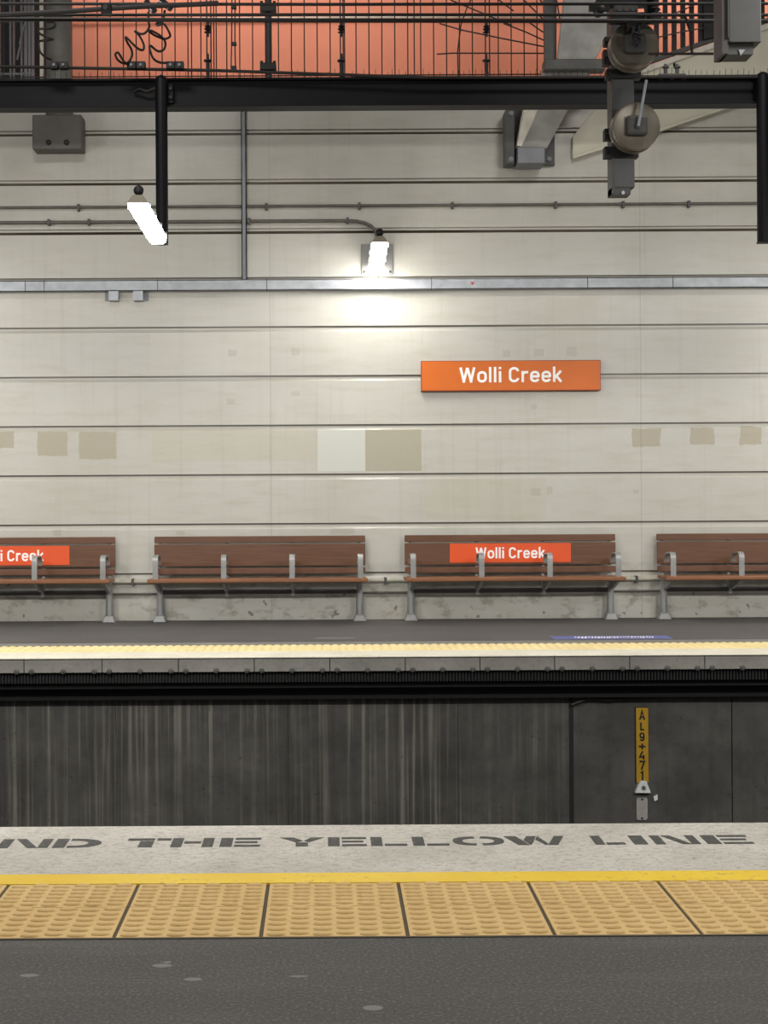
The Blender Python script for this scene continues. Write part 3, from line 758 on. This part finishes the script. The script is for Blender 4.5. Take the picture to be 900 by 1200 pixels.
# grimy column at left and its foot box
Yk = YW-.12
a = P(53, 60, Yk); b = P(84, 60, Yk); 
t = thing('steel_column', ((a.x+b.x)/2, Yk, Zc(176, Yk)), 'grimy grey column at upper left standing on a dark bracket box', 'column')
m = MB(); cc = (a.x+b.x)/2; m.lathe((cc, Yk+.03, Zc(136, Yk)), [((b.x-a.x)/2, 0), ((b.x-a.x)/2, 9-Zc(136, Yk))], 'Z', 28); m.build('shaft', M['column'], t, smooth=True)
a2 = P(38, 135, Yk-.1); b2 = P(96, 175, Yk-.1)
m = MB(); m.box((a2.x, Yk-.12, b2.z), (b2.x, YW+.005, a2.z)); m.build('bracket_box', simple('brown_grey_box', (90, 86, 81), .6, 0, .15, 4), t, bevel=.012)
for px in (57, 78):
    v = P(px, 167, Yk-.12); q_ = MB(); q_.lathe(v[:], [(.03, .01), (.03, -.012), (.018, -.02)], 'Y', 8); q_.build('bolt', M['black'], t)
m = MB(); a3 = P(46.5, 50, Yk+.3); b3 = P(50, 50, Yk+.3); m.box((a3.x, Yk+.3, ZTOP), (b3.x, Yk+.36, 9.0)); tag(m.build('light_gap_strip', M['pale']), 'narrow pale strip standing for a gap of light, just left of the grimy column', 'upright')  # pale strip added to imitate a gap of light beside the column
# louvred screen at far left
Ys = YW+.7
t = thing('metal_screen', ((15-CX)/F*Ys, Ys, ZTOP), 'dark screen with grey uprights in the upper left corner', 'screen')
for px, wv in ((2, 2.5), (15, 2), (19, 1.5), (28, 2), (33, 3.5), (37.5, 3), (41, 2.5)):
    x = (px-CX)/F*Ys; ww = wv*Ys/F/2; q_ = MB(); q_.box((x-ww, Ys, ZTOP), (x+ww, Ys+.05, 9.0)); q_.build('upright', M['grey_steel'], t)
for py in (22, 84, 91):
    q_ = MB(); zz = Zc(py, Ys); q_.box(((-30-CX)/F*Ys, Ys+.01, zz-.012), ((43-CX)/F*Ys, Ys+.04, zz+.012)); q_.build('crossbar', M['grey_steel'], t)
for px, py0, py1 in ((25, 30, 52), (22, 50, 70)):
    q_ = MB(); q_.tube([P(px+3, py0, Ys-.05), P(px, (py0+py1)/2, Ys-.05), P(px-2, py1, Ys-.05)], .012, 6); q_.build('loose_cable', M['grey_steel'], t)

# thin wire balustrade in front of the orange wall
Yb = YW+.15
t = thing('wire_balustrade', ((350-CX)/F*Yb, Yb, ZTOP), 'thin vertical wire balustrade in front of the orange wall', 'balustrade')
bars = [-8, 7] + [87+15.15*i for i in range(37)] + [117+22.6*4*0+139.5, 227.5, 321, 488.5]
for px in bars:
    if px > 642: continue
    x = (px-CX)/F*Yb; q_ = MB(); q_.tube([(x, Yb, ZTOP), (x, Yb, Zc(-60, Yb))], .0072, 5); q_.build('wire_bar', M['wire'], t)
q_ = MB(); zz = Zc(88.5, Yb); q_.tube([((-60-CX)/F*Yb, Yb, zz), ((640-CX)/F*Yb, Yb, zz)], .008, 5); q_.build('bottom_wire', M['wire'], t)
# sagging mesh at the right part of the orange wall
Yn_ = YW+.02
t = thing('sagging_wire_mesh', ((575-CX)/F*Yn_, Yn_, ZTOP), 'fan of slack diagonal wires across the right of the orange wall', 'wire mesh')
for pl in ([(512,63.5),(530,62.3),(637,62.5)], [(515,27.5),(540,35),(588,45),(637,54.5)], [(590,27.5),(615,37),(637,47)], [(621,27),(637,38)],
           [(528,0),(562,14),(600,30)], [(582,-2),(602,13)], [(612,-2),(636,22)], [(632,-2),(646,20)],
           [(537,90),(536.5,60),(540,30),(547,10),(553,-3)], [(652,-2),(656,22)]):
    q_ = MB(); q_.tube([P(x, y, Yn_) for x, y in pl], .0085, 5); q_.build('mesh_wire', M['wire'], t)

# ------------------------------------------------------------------ stair on the right with black bars
Yst = YW-.07
def poly(m, pts, Y, depth): m.prism([P(x, y, Y) for x, y in pts], (0, depth, 0))
t = thing('stair_flight', P(790, 150, Yst)[:], 'cream stair side rising to the upper right behind the black beam', 'stair')
m = MB(); poly(m, [(671, 184.5), (671, 160), (698, 127), (752, 83), (845, 50), (1010, -8), (1010, 76), (862, 122), (780, 150)], Yst, .068)
m.build('stringer', M['stair'], t, bevel=.01)
m = MB(); poly(m, [(735, 89), (752, 79.5), (846, 46), (1010, -12), (1010, -6), (846, 52.5), (752, 86)], Yst-.05, .115); m.build('capping', M['pale'], t, bevel=.004)
m = MB(); poly(m, [(671.5, 186), (780, 151.5), (862, 123.5), (1010, 78), (1010, 75), (862, 120.5), (780, 148), (672, 182)], Yst-.02, .08); m.build('bottom_lip', M['stair'], t, bevel=.004)
ga = P(766, 67, Yst+.3); 
t = thing('stair_balustrade', P(766, 75, Yst+.02)[:], 'black barred balustrade standing on the cream stair at upper right', 'balustrade')
def ybase(px): return 72.8-(px-760)*.352
k = 0
px = 769.5
while px < 915:
    zt_ = Zc(-45-(px-760)*.1, Yst+.02)
    a = P(px-2.6, ybase(px-2.6)-1, Yst+.02); b = P(px+2.4, ybase(px+2.4)-1, Yst+.02)
    q_ = MB(); q_.prism([(a.x, Yst, a.z), (b.x, Yst, b.z), (b.x, Yst, zt_), (a.x, Yst, zt_)], (0, .04, 0)); q_.build('bar', M['black'], t)
    px += 10.3
m = MB(); poly(m, [(738, ybase(738)-3), (1000, ybase(1000)-3), (1000, ybase(1000)+2), (738, ybase(738)+2)], Yst-.01, .06); m.build('base_rail', M['dark_steel'], t)
for px in (742, 790, 838, 886):
    a = P(px, ybase(px), Yst); b = P(px, ybase(px)+12, Yst)
    q_ = MB(); q_.box((a.x-.012, Yst, b.z-.04), (a.x+.012, Yst+.03, a.z)); q_.build('rail_foot', M['dark_steel'], t)
a = P(824, 20, Yst-.03); b = P(838.5, 47, Yst-.03)
m = MB(); m.prism([(a.x, Yst-.05, b.z), (b.x, Yst-.05, b.z+.03), (b.x, Yst-.05, Zc(-60, Yst)), (a.x, Yst-.05, Zc(-60, Yst))], (0, .1, 0)); m.build('newel_post', M['black'], t, bevel=.01)
m = MB()
for pl in ([(762,46),(800,37),(828,32)], [(770,24),(800,12),(824,1)]): m.tube([P(x, y, Yst-.06) for x, y in pl], .008, 5)
m.build('slack_wire', M['wire'], t)

# ------------------------------------------------------------------ sloping strut with its wall shoe
t = thing('sloping_strut', P(622, 190, YW-.05)[:], 'grey sloping box strut bolted to the wall left of the hanging tube', 'strut')
Yq = YW-.30
def hx(m, lo, up, d0, d1):   # lo/up: ((xl,y),(xr,y),Y)
    (l0, r0, Y0), (l1, r1, Y1_) = lo, up
    a, b = P(*l0, Y0), P(*r0, Y0); c, d = P(*l1, Y1_), P(*r1, Y1_)
    m.hexa([a, b, b+Vector((0, d0, 0)), a+Vector((0, d0, 0))], [c, d, d+Vector((0, d1, 0)), c+Vector((0, d1, 0))])
m = MB(); hx(m, ((609, 174), (641, 174), Yq), ((640, 106), (678, 106), Yq-.15), .22, .3)
m.build('lower_box', M['strut'], t, bevel=.01)
m = MB(); hx(m, ((606, 170), (611, 172), Yq-.02), ((618, 110), (641, 108), Yq-.13), .2, .2)
m.build('lit_side', M['pale'], t, bevel=.004)['label'] = 'pale side face, lit tone painted in'  # strut side that catches light, its brightness put into the pale colour
m = MB(); a = P(592, 129, YW-.04); b = P(650, 194, YW-.04); m.box((a.x, YW-.05, b.z), (b.x, YW+.002, a.z)); m.build('shoe_plate', M['dark_steel'], t, bevel=.006)
m = MB(); a = P(592, 129, YW-.25); b = P(603, 192, YW-.25); m.box((a.x, YW-.26, b.z), (b.x, YW-.04, a.z)); m.build('shoe_cheek', M['dark_steel'], t, bevel=.006)
m = MB(); a = P(607, 172, Yq-.05); b = P(639, 191, Yq-.05); m.box((a.x, Yq-.04, b.z), (b.x, YW-.04, a.z)); m.build('shoe_seat', M['grey_steel'], t, bevel=.01)
for px, py in ((599, 186.5), (643.5, 186.5), (599, 133)):
    v = P(px, py, YW-.27 if px < 620 else YW-.06); q_ = MB(); q_.lathe(v[:], [(.03, .02), (.03, -.006), (.02, -.008), (.02, -.02)], 'Y', 8); q_.build('bolt', M['grey_steel'], t)
Yu = YW-.75
m = MB(); hx(m, ((653, 71), (697, 71), Yu), ((668, -70), (775, -70), Yu-.3), .06, .06)
m.build('upper_box', M['strut'], t, bevel=.01)
m = MB(); hx(m, ((639, 73), (652, 73), Yu+.1), ((637, -60), (653, -60), Yu+.1), .1, .1); m.build('dark_cheek', M['dark_steel'], t)
m = MB(); a = P(637, 71, Yu); b = P(709, 83, Yu); m.box((a.x, Yu-.06, b.z), (b.x, Yu+.12, a.z)); m.build('splice_plate', M['dark_steel'], t, bevel=.01)
m = MB(); a = P(634, 82, Yu+.15); b = P(690, 108, Yu+.15); m.box((a.x, Yu+.06, b.z), (b.x, Yu+.2, a.z)); m.build('splice_block', M['strut'], t, bevel=.02)

# ------------------------------------------------------------------ drop tubes of the overhead wiring
YA = 10.4
a = P(716.5, 100, YA); b = P(744, 222, YA)
t = thing('drop_tube', ((a.x+b.x)/2, YA, b.z), 'grey hanging tube carrying two round discs, right of centre', 'drop tube', 'hanging drop tubes')
m = MB(); m.box((a.x+.012, YA, Zc(222, YA)), (b.x, YA+.16, 9.0)); m.build('tube', M['mast_steel'], t, bevel=.008)
m = MB(); m.box((a.x, YA-.006, Zc(229, YA)), (a.x+.02, YA+.16, 9.0)); m.build('edge_flange', M['dark_steel'], t)
m = MB(); m.box((a.x, YA+.01, Zc(229.5, YA)), (b.x-.03, YA+.15, Zc(221.5, YA))); m.build('end_cap', M['dark_steel'], t)
q_ = MB(); v = P(730, 226, YA-.0); q_.lathe(v[:], [(.014, .01), (.014, -.01)], 'Y', 8); q_.build('bolt', M['galv'], t)
for (x0, y0, x1, y1, nm) in ((709, 150, 721, 163, 'clamp'), (709, 171, 749, 184, 'clamp'), (711, 80, 752, 91, 'clamp'), (708, 57, 716, 75, 'clamp'), (709, 42, 717, 52, 'clamp')):
    A_ = P(x0, y0, YA-.04); B_ = P(x1, y1, YA-.04)
    q_ = MB(); q_.box((A_.x, YA-.03, B_.z), (B_.x, YA+.05, A_.z)); q_.lathe((A_.x+.02, YA-.032, (A_.z+B_.z)/2), [(.015, 0), (.015, -.012)], 'Y', 6); q_.build(nm, M['black'], t, bevel=.004)
YD = YA-.20
def disc(px, py, lab):
    c = P(px, py, YD); r_ = 28.0*YD/F
    t = thing('pulley_disc', (c.x, YD, c.z-r_), lab, 'disc', 'round discs on the drop tube')
    m = MB(); m.lathe(c[:], [(r_*.96, .10), (r_, .085), (r_, .06), (r_*.80, .03), (r_*.80, .01), (r_, -.01), (r_, -.03), (r_*.97, -.042), (r_*.90, -.036), (.05, -.03)], 'Y', 48); m.build('wheel', M['disc'], t, smooth=True)
    m = MB(); m.box((c.x-.077, YD-.085, c.z-.075), (c.x+.077, YD-.03, c.z+.075)); m.build('hub_plate', M['dark_steel'], t, bevel=.022)
    m = MB(); m.lathe((c.x, YD, c.z), [(.03, .2), (.03, .1)], 'Y', 12); m.build('axle', M['black'], t)
    m = MB(); m.lathe((c.x, YD-.085, c.z-.01), [(.026, 0), (.026, -.012), (.014, -.014), (.014, -.03)], 'Y', 10); m.build('hub', M['dark_steel'], t, smooth=True)
    return t
d1 = disc(742.5, 54, 'upper one of the two round discs on the hanging tube')
d2 = disc(744.5, 149.5, 'lower one of the two round discs on the hanging tube')
m = MB(); m.tube([P(757.5, 94, YD-.10), P(748, 148, YD-.12)], .011, 8); m.build('rod', M['galv'], d2)['label'] = 'thin bright rod'
YBx = 6.7
a = P(851, -20, YBx); b = P(892.5, 52, YBx)
t = thing('drop_tube', ((a.x+b.x)/2, YBx, b.z), 'large grey hanging box tube at the top right corner', 'drop tube', 'hanging drop tubes')
zc0 = Zc(54.5, YBx)
m = MB(); m.box((a.x+.012, YBx, zc0+.01), (b.x, YBx+.17, 9.0)); m.build('tube', M['mast_steel'], t, bevel=.005)
m = MB(); a_ = P(846.5, 0, YBx); m.box((a_.x, YBx+.006, Zc(65, YBx)), (a.x+.012, YBx+.15, 9.0)); m.build('edge_flange', M['dark_steel'], t)
m = MB(); m.box((a.x, YBx+.02, Zc(65, YBx)), (b.x-.035, YBx+.14, zc0+.012)); m.build('end_cap', M['dark_steel'], t)
m = MB(); m.box((a.x+.006, YBx-.004, zc0+.03), (a.x+.012, YBx+.003, 9.0)); m.box((a.x+.02, YBx-.004, zc0+.01), (b.x-.01, YBx+.002, zc0+.016)); m.build('weld_bead', M['dark_steel'], t)
m = MB(); v = P(868, 58, YBx+.015); m.prism([(v.x-.01, v.y, v.z), (v.x+.022, v.y, v.z), (v.x, v.y, v.z-.03)], (0, .004, 0)); m.build('tab', M['galv'], t)

# hardware cluster at the top of the drop tube
t = thing('wire_clamp_assembly', P(735, 30, YA-.3)[:], 'dark cluster of clamps and insulators where wires meet the hanging tube', 'clamp')
YC = YA-.3
def bx(m, x0, y0, x1, y1, Y, d): 
    A_, B_ = P(x0, y0, Y), P(x1, y1, Y); m.box((A_.x, Y, B_.z), (B_.x, Y+d, A_.z)); return m
bx(MB(), 719, 5, 748, 14, YC, .12).build('bolted_plate', M['dark_steel'], t, bevel=.01)
for px in (725, 733, 741):
    q_ = MB(); q_.lathe(P(px, 11.5, YC)[:], [(.015, 0), (.015, -.014)], 'Y', 8); q_.build('bolt', M['mast_steel'], t)
bx(MB(), 716, 14, 776, 24, YC-.02, .1).build('clamp_bar', M['black'], t, bevel=.006)
bx(MB(), 737, 22, 752, 34, YC-.08, .2).build('hanger_block', M['black'], t, bevel=.01)
bx(MB(), 700, -4, 772, 5, YC+.03, .1).build('upper_bar', M['black'], t, bevel=.006)
m = MB(); c_ = P(763, 12, YC); m.lathe((c_.x, YC-.06, c_.z-.08), [(.035, 0), (.055, .02), (.035, .04), (.055, .06), (.035, .08), (.055, .10), (.035, .12), (.055, .14), (.035, .17)], 'Z', 16); m.build('insulator', M['black'], t, smooth=True)
m = MB(); m.lathe(P(702, 13, YC-.02)[:], [(.034, .05), (.034, -.05), (.02, -.06)], 'Y', 14); m.box(*[tuple(v) for v in (P(691, 12, YC), P(713, 6, YC+.04))]); m.build('suspension_clamp', M['black'], t, smooth=True)
for pl in ([(743, 32), (741, 45), (746, 55)], [(750, 30), (747, 42), (750, 50)], [(756, 5), (757, 18), (755, 30)], [(768, -2), (769, 12), (766, 26)]):
    q_ = MB(); q_.tube([P(x, y, YC-.1) for x, y in pl], .012, 6); q_.build('link', M['black'], t)
for k in range(4):
    q_ = MB(); q_.tube([P(742+k*2, 38+k*4, YC-.12), P(752-k, 41+k*4, YC-.12)], .009, 6); q_.build('link', M['black'], t)

# clamp standing on the beam at right
t = thing('beam_clamp', P(788, 92, YBm-.05)[:], 'bolted clamp with two studs standing on the black beam', 'clamp')
bx(MB(), 772, 86, 804, 89, YBm-.06, .1).build('plate', M['dark_steel'], t, bevel=.005)
for px in (774.5, 788, 801.5):
    bx(MB(), px-2.5, 88, px+2.5, 93.5, YBm-.06, .1).build('foot', M['dark_steel'], t)
for px in (780, 793.5):
    c_ = P(px, 86, YBm-.01); q_ = MB(); q_.lathe(c_[:], [(.018, -.02), (.018, .05), (.032, .05), (.032, .062), (.018, .066), (.014, .085)], 'Z', 10); q_.build('stud', M['dark_steel'], t)

# ------------------------------------------------------------------ overhead wires
YO1 = 9.6
def wire(name, pts, Y, rpx, label, mat='cable', cat='wire', grp='overhead wires'):
    m = MB(); m.tube([P(x, y, Y) for x, y in pts], rpx*Y/F, 8); return tag(m.build(name, M[mat], smooth=True), label, cat, grp)
wire('overhead_wire', [(-250, 7), (0, 4.3), (380, 5.2), (900, 4.2), (1100, 4)], YO1, 1.9, 'topmost level wire across the orange wall')
wire('overhead_wire', [(-250, 18), (380, 17.2), (900, 17.6), (1100, 18)], YO1+.15, 1.9, 'middle of the three level overhead wires')
wire('overhead_wire', [(-250, 22), (0, 22.5), (380, 24.0), (700, 24.5), (1100, 25)], YO1+.3, 2.6, 'lowest and thickest of the three level overhead wires')
wire('overhead_wire', [(-250, 74), (0, 78), (250, 82.5), (500, 91), (700, 90.5), (1100, 90)], YBm-.16, 1.9, 'wire sloping down to meet the beam top from the left')
wire('overhead_wire', [(-250, 34), (0, 17.5), (60, 14.5), (120, 10.5), (180, 7), (256, 4)], YO1-.1, 3.0, 'thick bundled cable rising from the left edge above the wires')
# wire clamps on it
t = thing('wire_clamp', P(124, 10, YO1-.15)[:], 'small dark clamp gripping the bundled cable at upper left', 'clamp')
bx(MB(), 118, 3, 130, 15, YO1-.15, .06).build('jaw', M['black'], t, bevel=.006)
q_ = MB(); q_.lathe(P(124, 9, YO1-.15)[:], [(.018, 0), (.018, -.02)], 'Y', 8); q_.build('bolt', M['dark_steel'], t)
# cable lugs, coils and clamps on the sloping wire
c2 = lambda L: [(120+x/6.923, y/6.923) for x, y in L]
c1 = lambda L: [(x/6.923, y/6.923) for x, y in L]
def smoothp(L, n=4):
    out = []
    for i in range(len(L)-1):
        p0 = L[max(0, i-1)]; p1 = L[i]; p2 = L[i+1]; p3 = L[min(len(L)-1, i+2)]
        for k in range(n):
            t_ = k/n
            out.append(tuple(.5*((2*p1[j])+(-p0[j]+p2[j])*t_+(2*p0[j]-5*p1[j]+4*p2[j]-p3[j])*t_*t_+(-p0[j]+3*p1[j]-3*p2[j]+p3[j])*t_**3) for j in (0, 1)))
    return out+[L[-1]]
YK = YBm-.2
def coil(L, clampx, label, lug):
    t = thing('hanging_cable', P(*L[-1], YK)[:], label, 'cable', 'curled cables hanging from the wires')
    pts = smoothp(L); n = len(pts)
    m = MB(); m.tube([P(x, y, YK-.04-.10*math.sin(PI*i/n*3)**2) for i, (x, y) in enumerate(pts)], 1.35*YK/F, 8); m.build('coil', M['cable'], t, smooth=True)
    for x0, x1 in clampx:
        k_ = bx(MB(), x0, 71.5, x1, 80, YK-.05, .07).build('clamp', M['black'], t, bevel=.006)
        q_ = MB(); q_.lathe(P((x0+x1)/2, 76, YK-.05)[:], [(.013, 0), (.013, -.012)], 'Y', 8); q_.build('bolt', M['grey_steel'], k_)
    if lug:
        q_ = MB(); q_.tube([P(lug[0], lug[1], YK-.1), P(lug[2], lug[3], YK-.1)], .034, 8, .026); q_.build('lug', M['black'], t, smooth=True)
        q_ = MB(); q_.tube([P(lug[0]-2, lug[1]+1, YK-.14), P(lug[2]-4, lug[3]-1, YK-.14)], .008, 6); q_.build('lug_strip', M['galv'], t)
coil([(174, 14)]+c2([(375,170),(380,220),(350,265),(310,275),(265,255),(300,290),(335,360),(330,405),(290,395),(235,345),(190,300),(200,340),(235,400),(240,450),(215,500),(180,505),(130,430),(105,440),(120,480),(160,510),(215,520)]),
     ((148.5, 159), (159.6, 170)), 'curled black cable with loops, left one before the orange wall', (170, 2, 182, 14))
coil([(193, 12)]+c2([(490,175),(440,190),(450,205),(500,195),(545,270),(545,300),(500,315),(430,290),(380,255),(400,250),(470,290),(510,340),(500,400),(450,415),(390,370),(385,400),(410,470),(460,505),(530,510)]),
     ((194.5, 204.5), (205.2, 215)), 'curled black cable with loops, right one before the orange wall', (188, 0, 201, 11))
coil([(52, 4)]+c1([(370,165),(440,180),(445,215),(400,235),(320,235),(320,270),(380,300),(430,320),(400,325),(320,335),(315,370),(325,420),(370,465),(420,485)]),
     ((58.5, 67.5), (69, 79)), 'curled black cable hanging before the grimy column', None)
# droppers
def dropper(px, label, thick=False):
    Yd = YBm-.05 if thick else YBm+.0
    t = thing('dropper', P(px, 93.5, Yd)[:], label, 'dropper', 'hangers between the wires and the beam')
    zlo = Zc(93.6, Yd)
    def line(dx, y0, y1, r): 
        q_ = MB(); a_, b_ = P(px+dx, y0, Yd), P(px+dx, y1, Yd); q_.tube([(a_.x, Yd, a_.z), (a_.x, Yd, max(b_.z, zlo))], r*Yd/F, 8); return q_
    if thick:
        line(0, -140, 93.5, 3.2).build('bar', M['black'], t, smooth=True)
        for y0, y1 in ((3, 13), (73, 81.5)):
            bx(MB(), px-9.5, y0, px+9.5, y1, Yd-.06, .12).build('clamp', M['black'], t, bevel=.008)
            q_ = MB()
            for s_ in (-7.5, 7.5): q_.tube([P(px+s_, y0-1.5, Yd-.03), P(px+s_, y1+1.5, Yd-.03)], .014, 6)
            q_.build('clamp_bolt', M['black'], t)
    else:
        for dx in (-2.2, 2.6): line(dx, -140, 93.5, .8).build('rod', M['black'], t)
        for yc, dirn in ((34, 1), (70, -1)):
            q_ = MB(); c_ = P(px, yc, Yd)
            s = Yd/F
            prof = [(1.4*s, -9*s), (1.6*s, -5*s), (4.6*s, -4*s), (2*s, -2.5*s), (4.6*s, 0), (2*s, 1.5*s), (4*s, 3*s), (1.8*s, 4.5*s), (1.8*s, 8*s)] if dirn > 0 else [(2.0*s, -20*s), (2.4*s, -3*s), (4.8*s, -2*s), (4.8*s, -.6*s), (1.6*s, .4*s), (1.4*s, 7*s)]
            q_.lathe(c_[:], prof, 'Z', 12); q_.build('insulator', M['black'], t, smooth=True)
        bx(MB(), px-4.5, 90.5, px+4.5, 93.6, Yd-.04, .08).build('base', M['black'], t)
dropper(243.5, 'thin twin-rod hanger with insulators, left of the thick black bar')
dropper(400, 'thin twin-rod hanger with insulators, just right of the thick black bar')
dropper(570, 'thin twin-rod hanger with insulators among the slack diagonal wires')
dropper(314, 'thick black hanger bar with two square clamps before the orange wall', True)
m = MB(); Yv = YBm-.1
for pl in ([(271.8, -4), (271.5, 50), (270.8, 80)], [(275.6, -4), (275.2, 50), (276, 80)]): m.tube([P(x, y, Yv) for x, y in pl], .006, 6)
t = thing('slim_hanger', P(273.5, 82, Yv)[:], 'slim V-shaped wire hanger between the left twin-rod hanger and the thick bar', 'dropper')
m.build('wires', M['black'], t)
for y0, y1 in ((4, 9), (49, 52), (77, 82)): bx(MB(), 270.5, y0, 277, y1, Yv-.02, .05).build('clip', M['black'], t)
# upright stay on the right
m = MB(); Yt = YO1+.17
m.tube([P(801, 17, Yt), P(804, 22, Yt), P(810, 40, Yt), P(811, 63, Yt)], .010, 6); m.tube([P(760, 63, Yt), P(836, 63, Yt)], .010, 6)
tag(m.build('stay_wire', M['wire'], smooth=True), 'thin T-shaped stay wire in front of the cream stair side', 'wire')

# ------------------------------------------------------------------ distance marker on the track wall
Ymk = YB-.01
a = P(745.3, 829.5, Ymk); b = P(760, 917, Ymk)
t = thing('distance_marker', ((a.x+b.x)/2, YB, b.z), 'narrow upright yellow marker strip with stacked black characters on the dark track wall', 'sign')
m = MB(); m.box((a.x, YB-.012, b.z), (b.x, YB, a.z)); m.build('strip', M['marker_yellow'], t)
m = MB(); m.box((a.x-.008, YB-.010, b.z), (a.x, YB, a.z+.006)); m.box((a.x, YB-.010, a.z), (b.x, YB, a.z+.006)); m.build('edging', M['marker_black'], t)
tops = [(833, 843.5), (846.5, 855.8), (858.5, 868.2), (870.5, 878.5), (880.2, 890.2), (891.5, 902), (903.6, 914.5)]
m = MB()
for ch, (y0, y1) in zip('AL9+471', tops):
    wpx = {'A': 6, 'L': 5.2, '9': 5.4, '+': 8, '4': 6.6, '7': 6.4, '1': 4}[ch]
    cxm = 752.4
    v0 = P(cxm-wpx/2, y1, YB-.012); v1 = P(cxm+wpx/2, y0, YB-.012)
    if ch == '+': v0 = P(cxm-wpx/2, y1+2, YB-.012); v1 = P(cxm+wpx/2, y0-1.5, YB-.012)
    sx = (v1.x-v0.x)/GL[ch][0]; sy = v1.z-v0.z
    for s_ in GL[ch][1]: stroke(m, s_, (v0.x, YB-.012, v0.z), sx, sy, .0145, .002, closed=(ch == '9' and s_ is GL[ch][1][0]))
m.build('lettering', M['marker_black'], t)
t = thing('marker_bracket', P(756, 930, YB)[:], 'small white triangular bracket under the yellow marker strip', 'bracket')
m = MB(); poly(m, [(744.5, 929.5), (748, 921), (752, 915.5), (758, 916), (763, 929.5)], YB-.05, .05); m.build('plate', M['bracket_white'], t, bevel=.003)
q_ = MB(); q_.lathe(P(754.2, 923, YB-.05)[:], [(.018, 0), (.018, -.014)], 'Y', 8); q_.build('bolt', M['dark_steel'], t)
m = MB(); poly(m, [(766, 934), (770.5, 931.5), (771, 937), (767, 939)], YB-.02, .02); m.build('side_tab', M['bracket_white'], t)
t = thing('survey_tag', P(752, 960, YB)[:], 'small grey tag plate below the white bracket on the track wall', 'plate')
m = MB(); poly(m, [(746, 960), (746, 937), (747.5, 935), (758, 935), (759, 937), (759, 959), (757, 961), (748, 961)], YB-.012, .012); m.build('plate', M['tag_grey'], t)
for yy in (936.5, 959):
    q_ = MB(); q_.lathe(P(752.5, yy, YB-.012)[:], [(.009, 0), (.009, -.006)], 'Y', 8); q_.build('bolt', M['black'], t)

# blue decal on the far platform
def g2(px, py): v = G(px, py); return (v.x, v.y, .0008)
t = thing('floor_decal', G(716, 748), 'long blue floor sticker on the far platform before the third bench', 'floor sticker')
m = MB(); m.prism([g2(650, 749.6), g2(789, 748.6), g2(781, 744.8), g2(644, 745.6)], (0, 0, .001)); m.build('sheet', M['blue'], t)
m = MB()
px = 673.0
while px < 765:
    ww = random.uniform(1.2, 3.2); y0 = 746.0-(px-716)*.0055; hh = random.choice((1.1, 1.6, 1.9))
    m.prism([g2(px, y0+hh), g2(px+ww, y0+hh), g2(px+ww, y0+.2), g2(px, y0+.2)], (0, 0, .0016)); px += ww+random.uniform(.8, 1.6)
m.build('lettering', M['white'], t)
m = MB(); m.prism([g2(370, 748.6), g2(416, 748.2), g2(416, 747.1), g2(370, 747.4)], (0, 0, .001)); tag(m.build('paint_dash', M['fascia']), 'faint pale painted dash on the far asphalt left of the blue sticker', 'floor mark')

for o in bpy.data.objects:
    if '_o' in o: del o['_o']
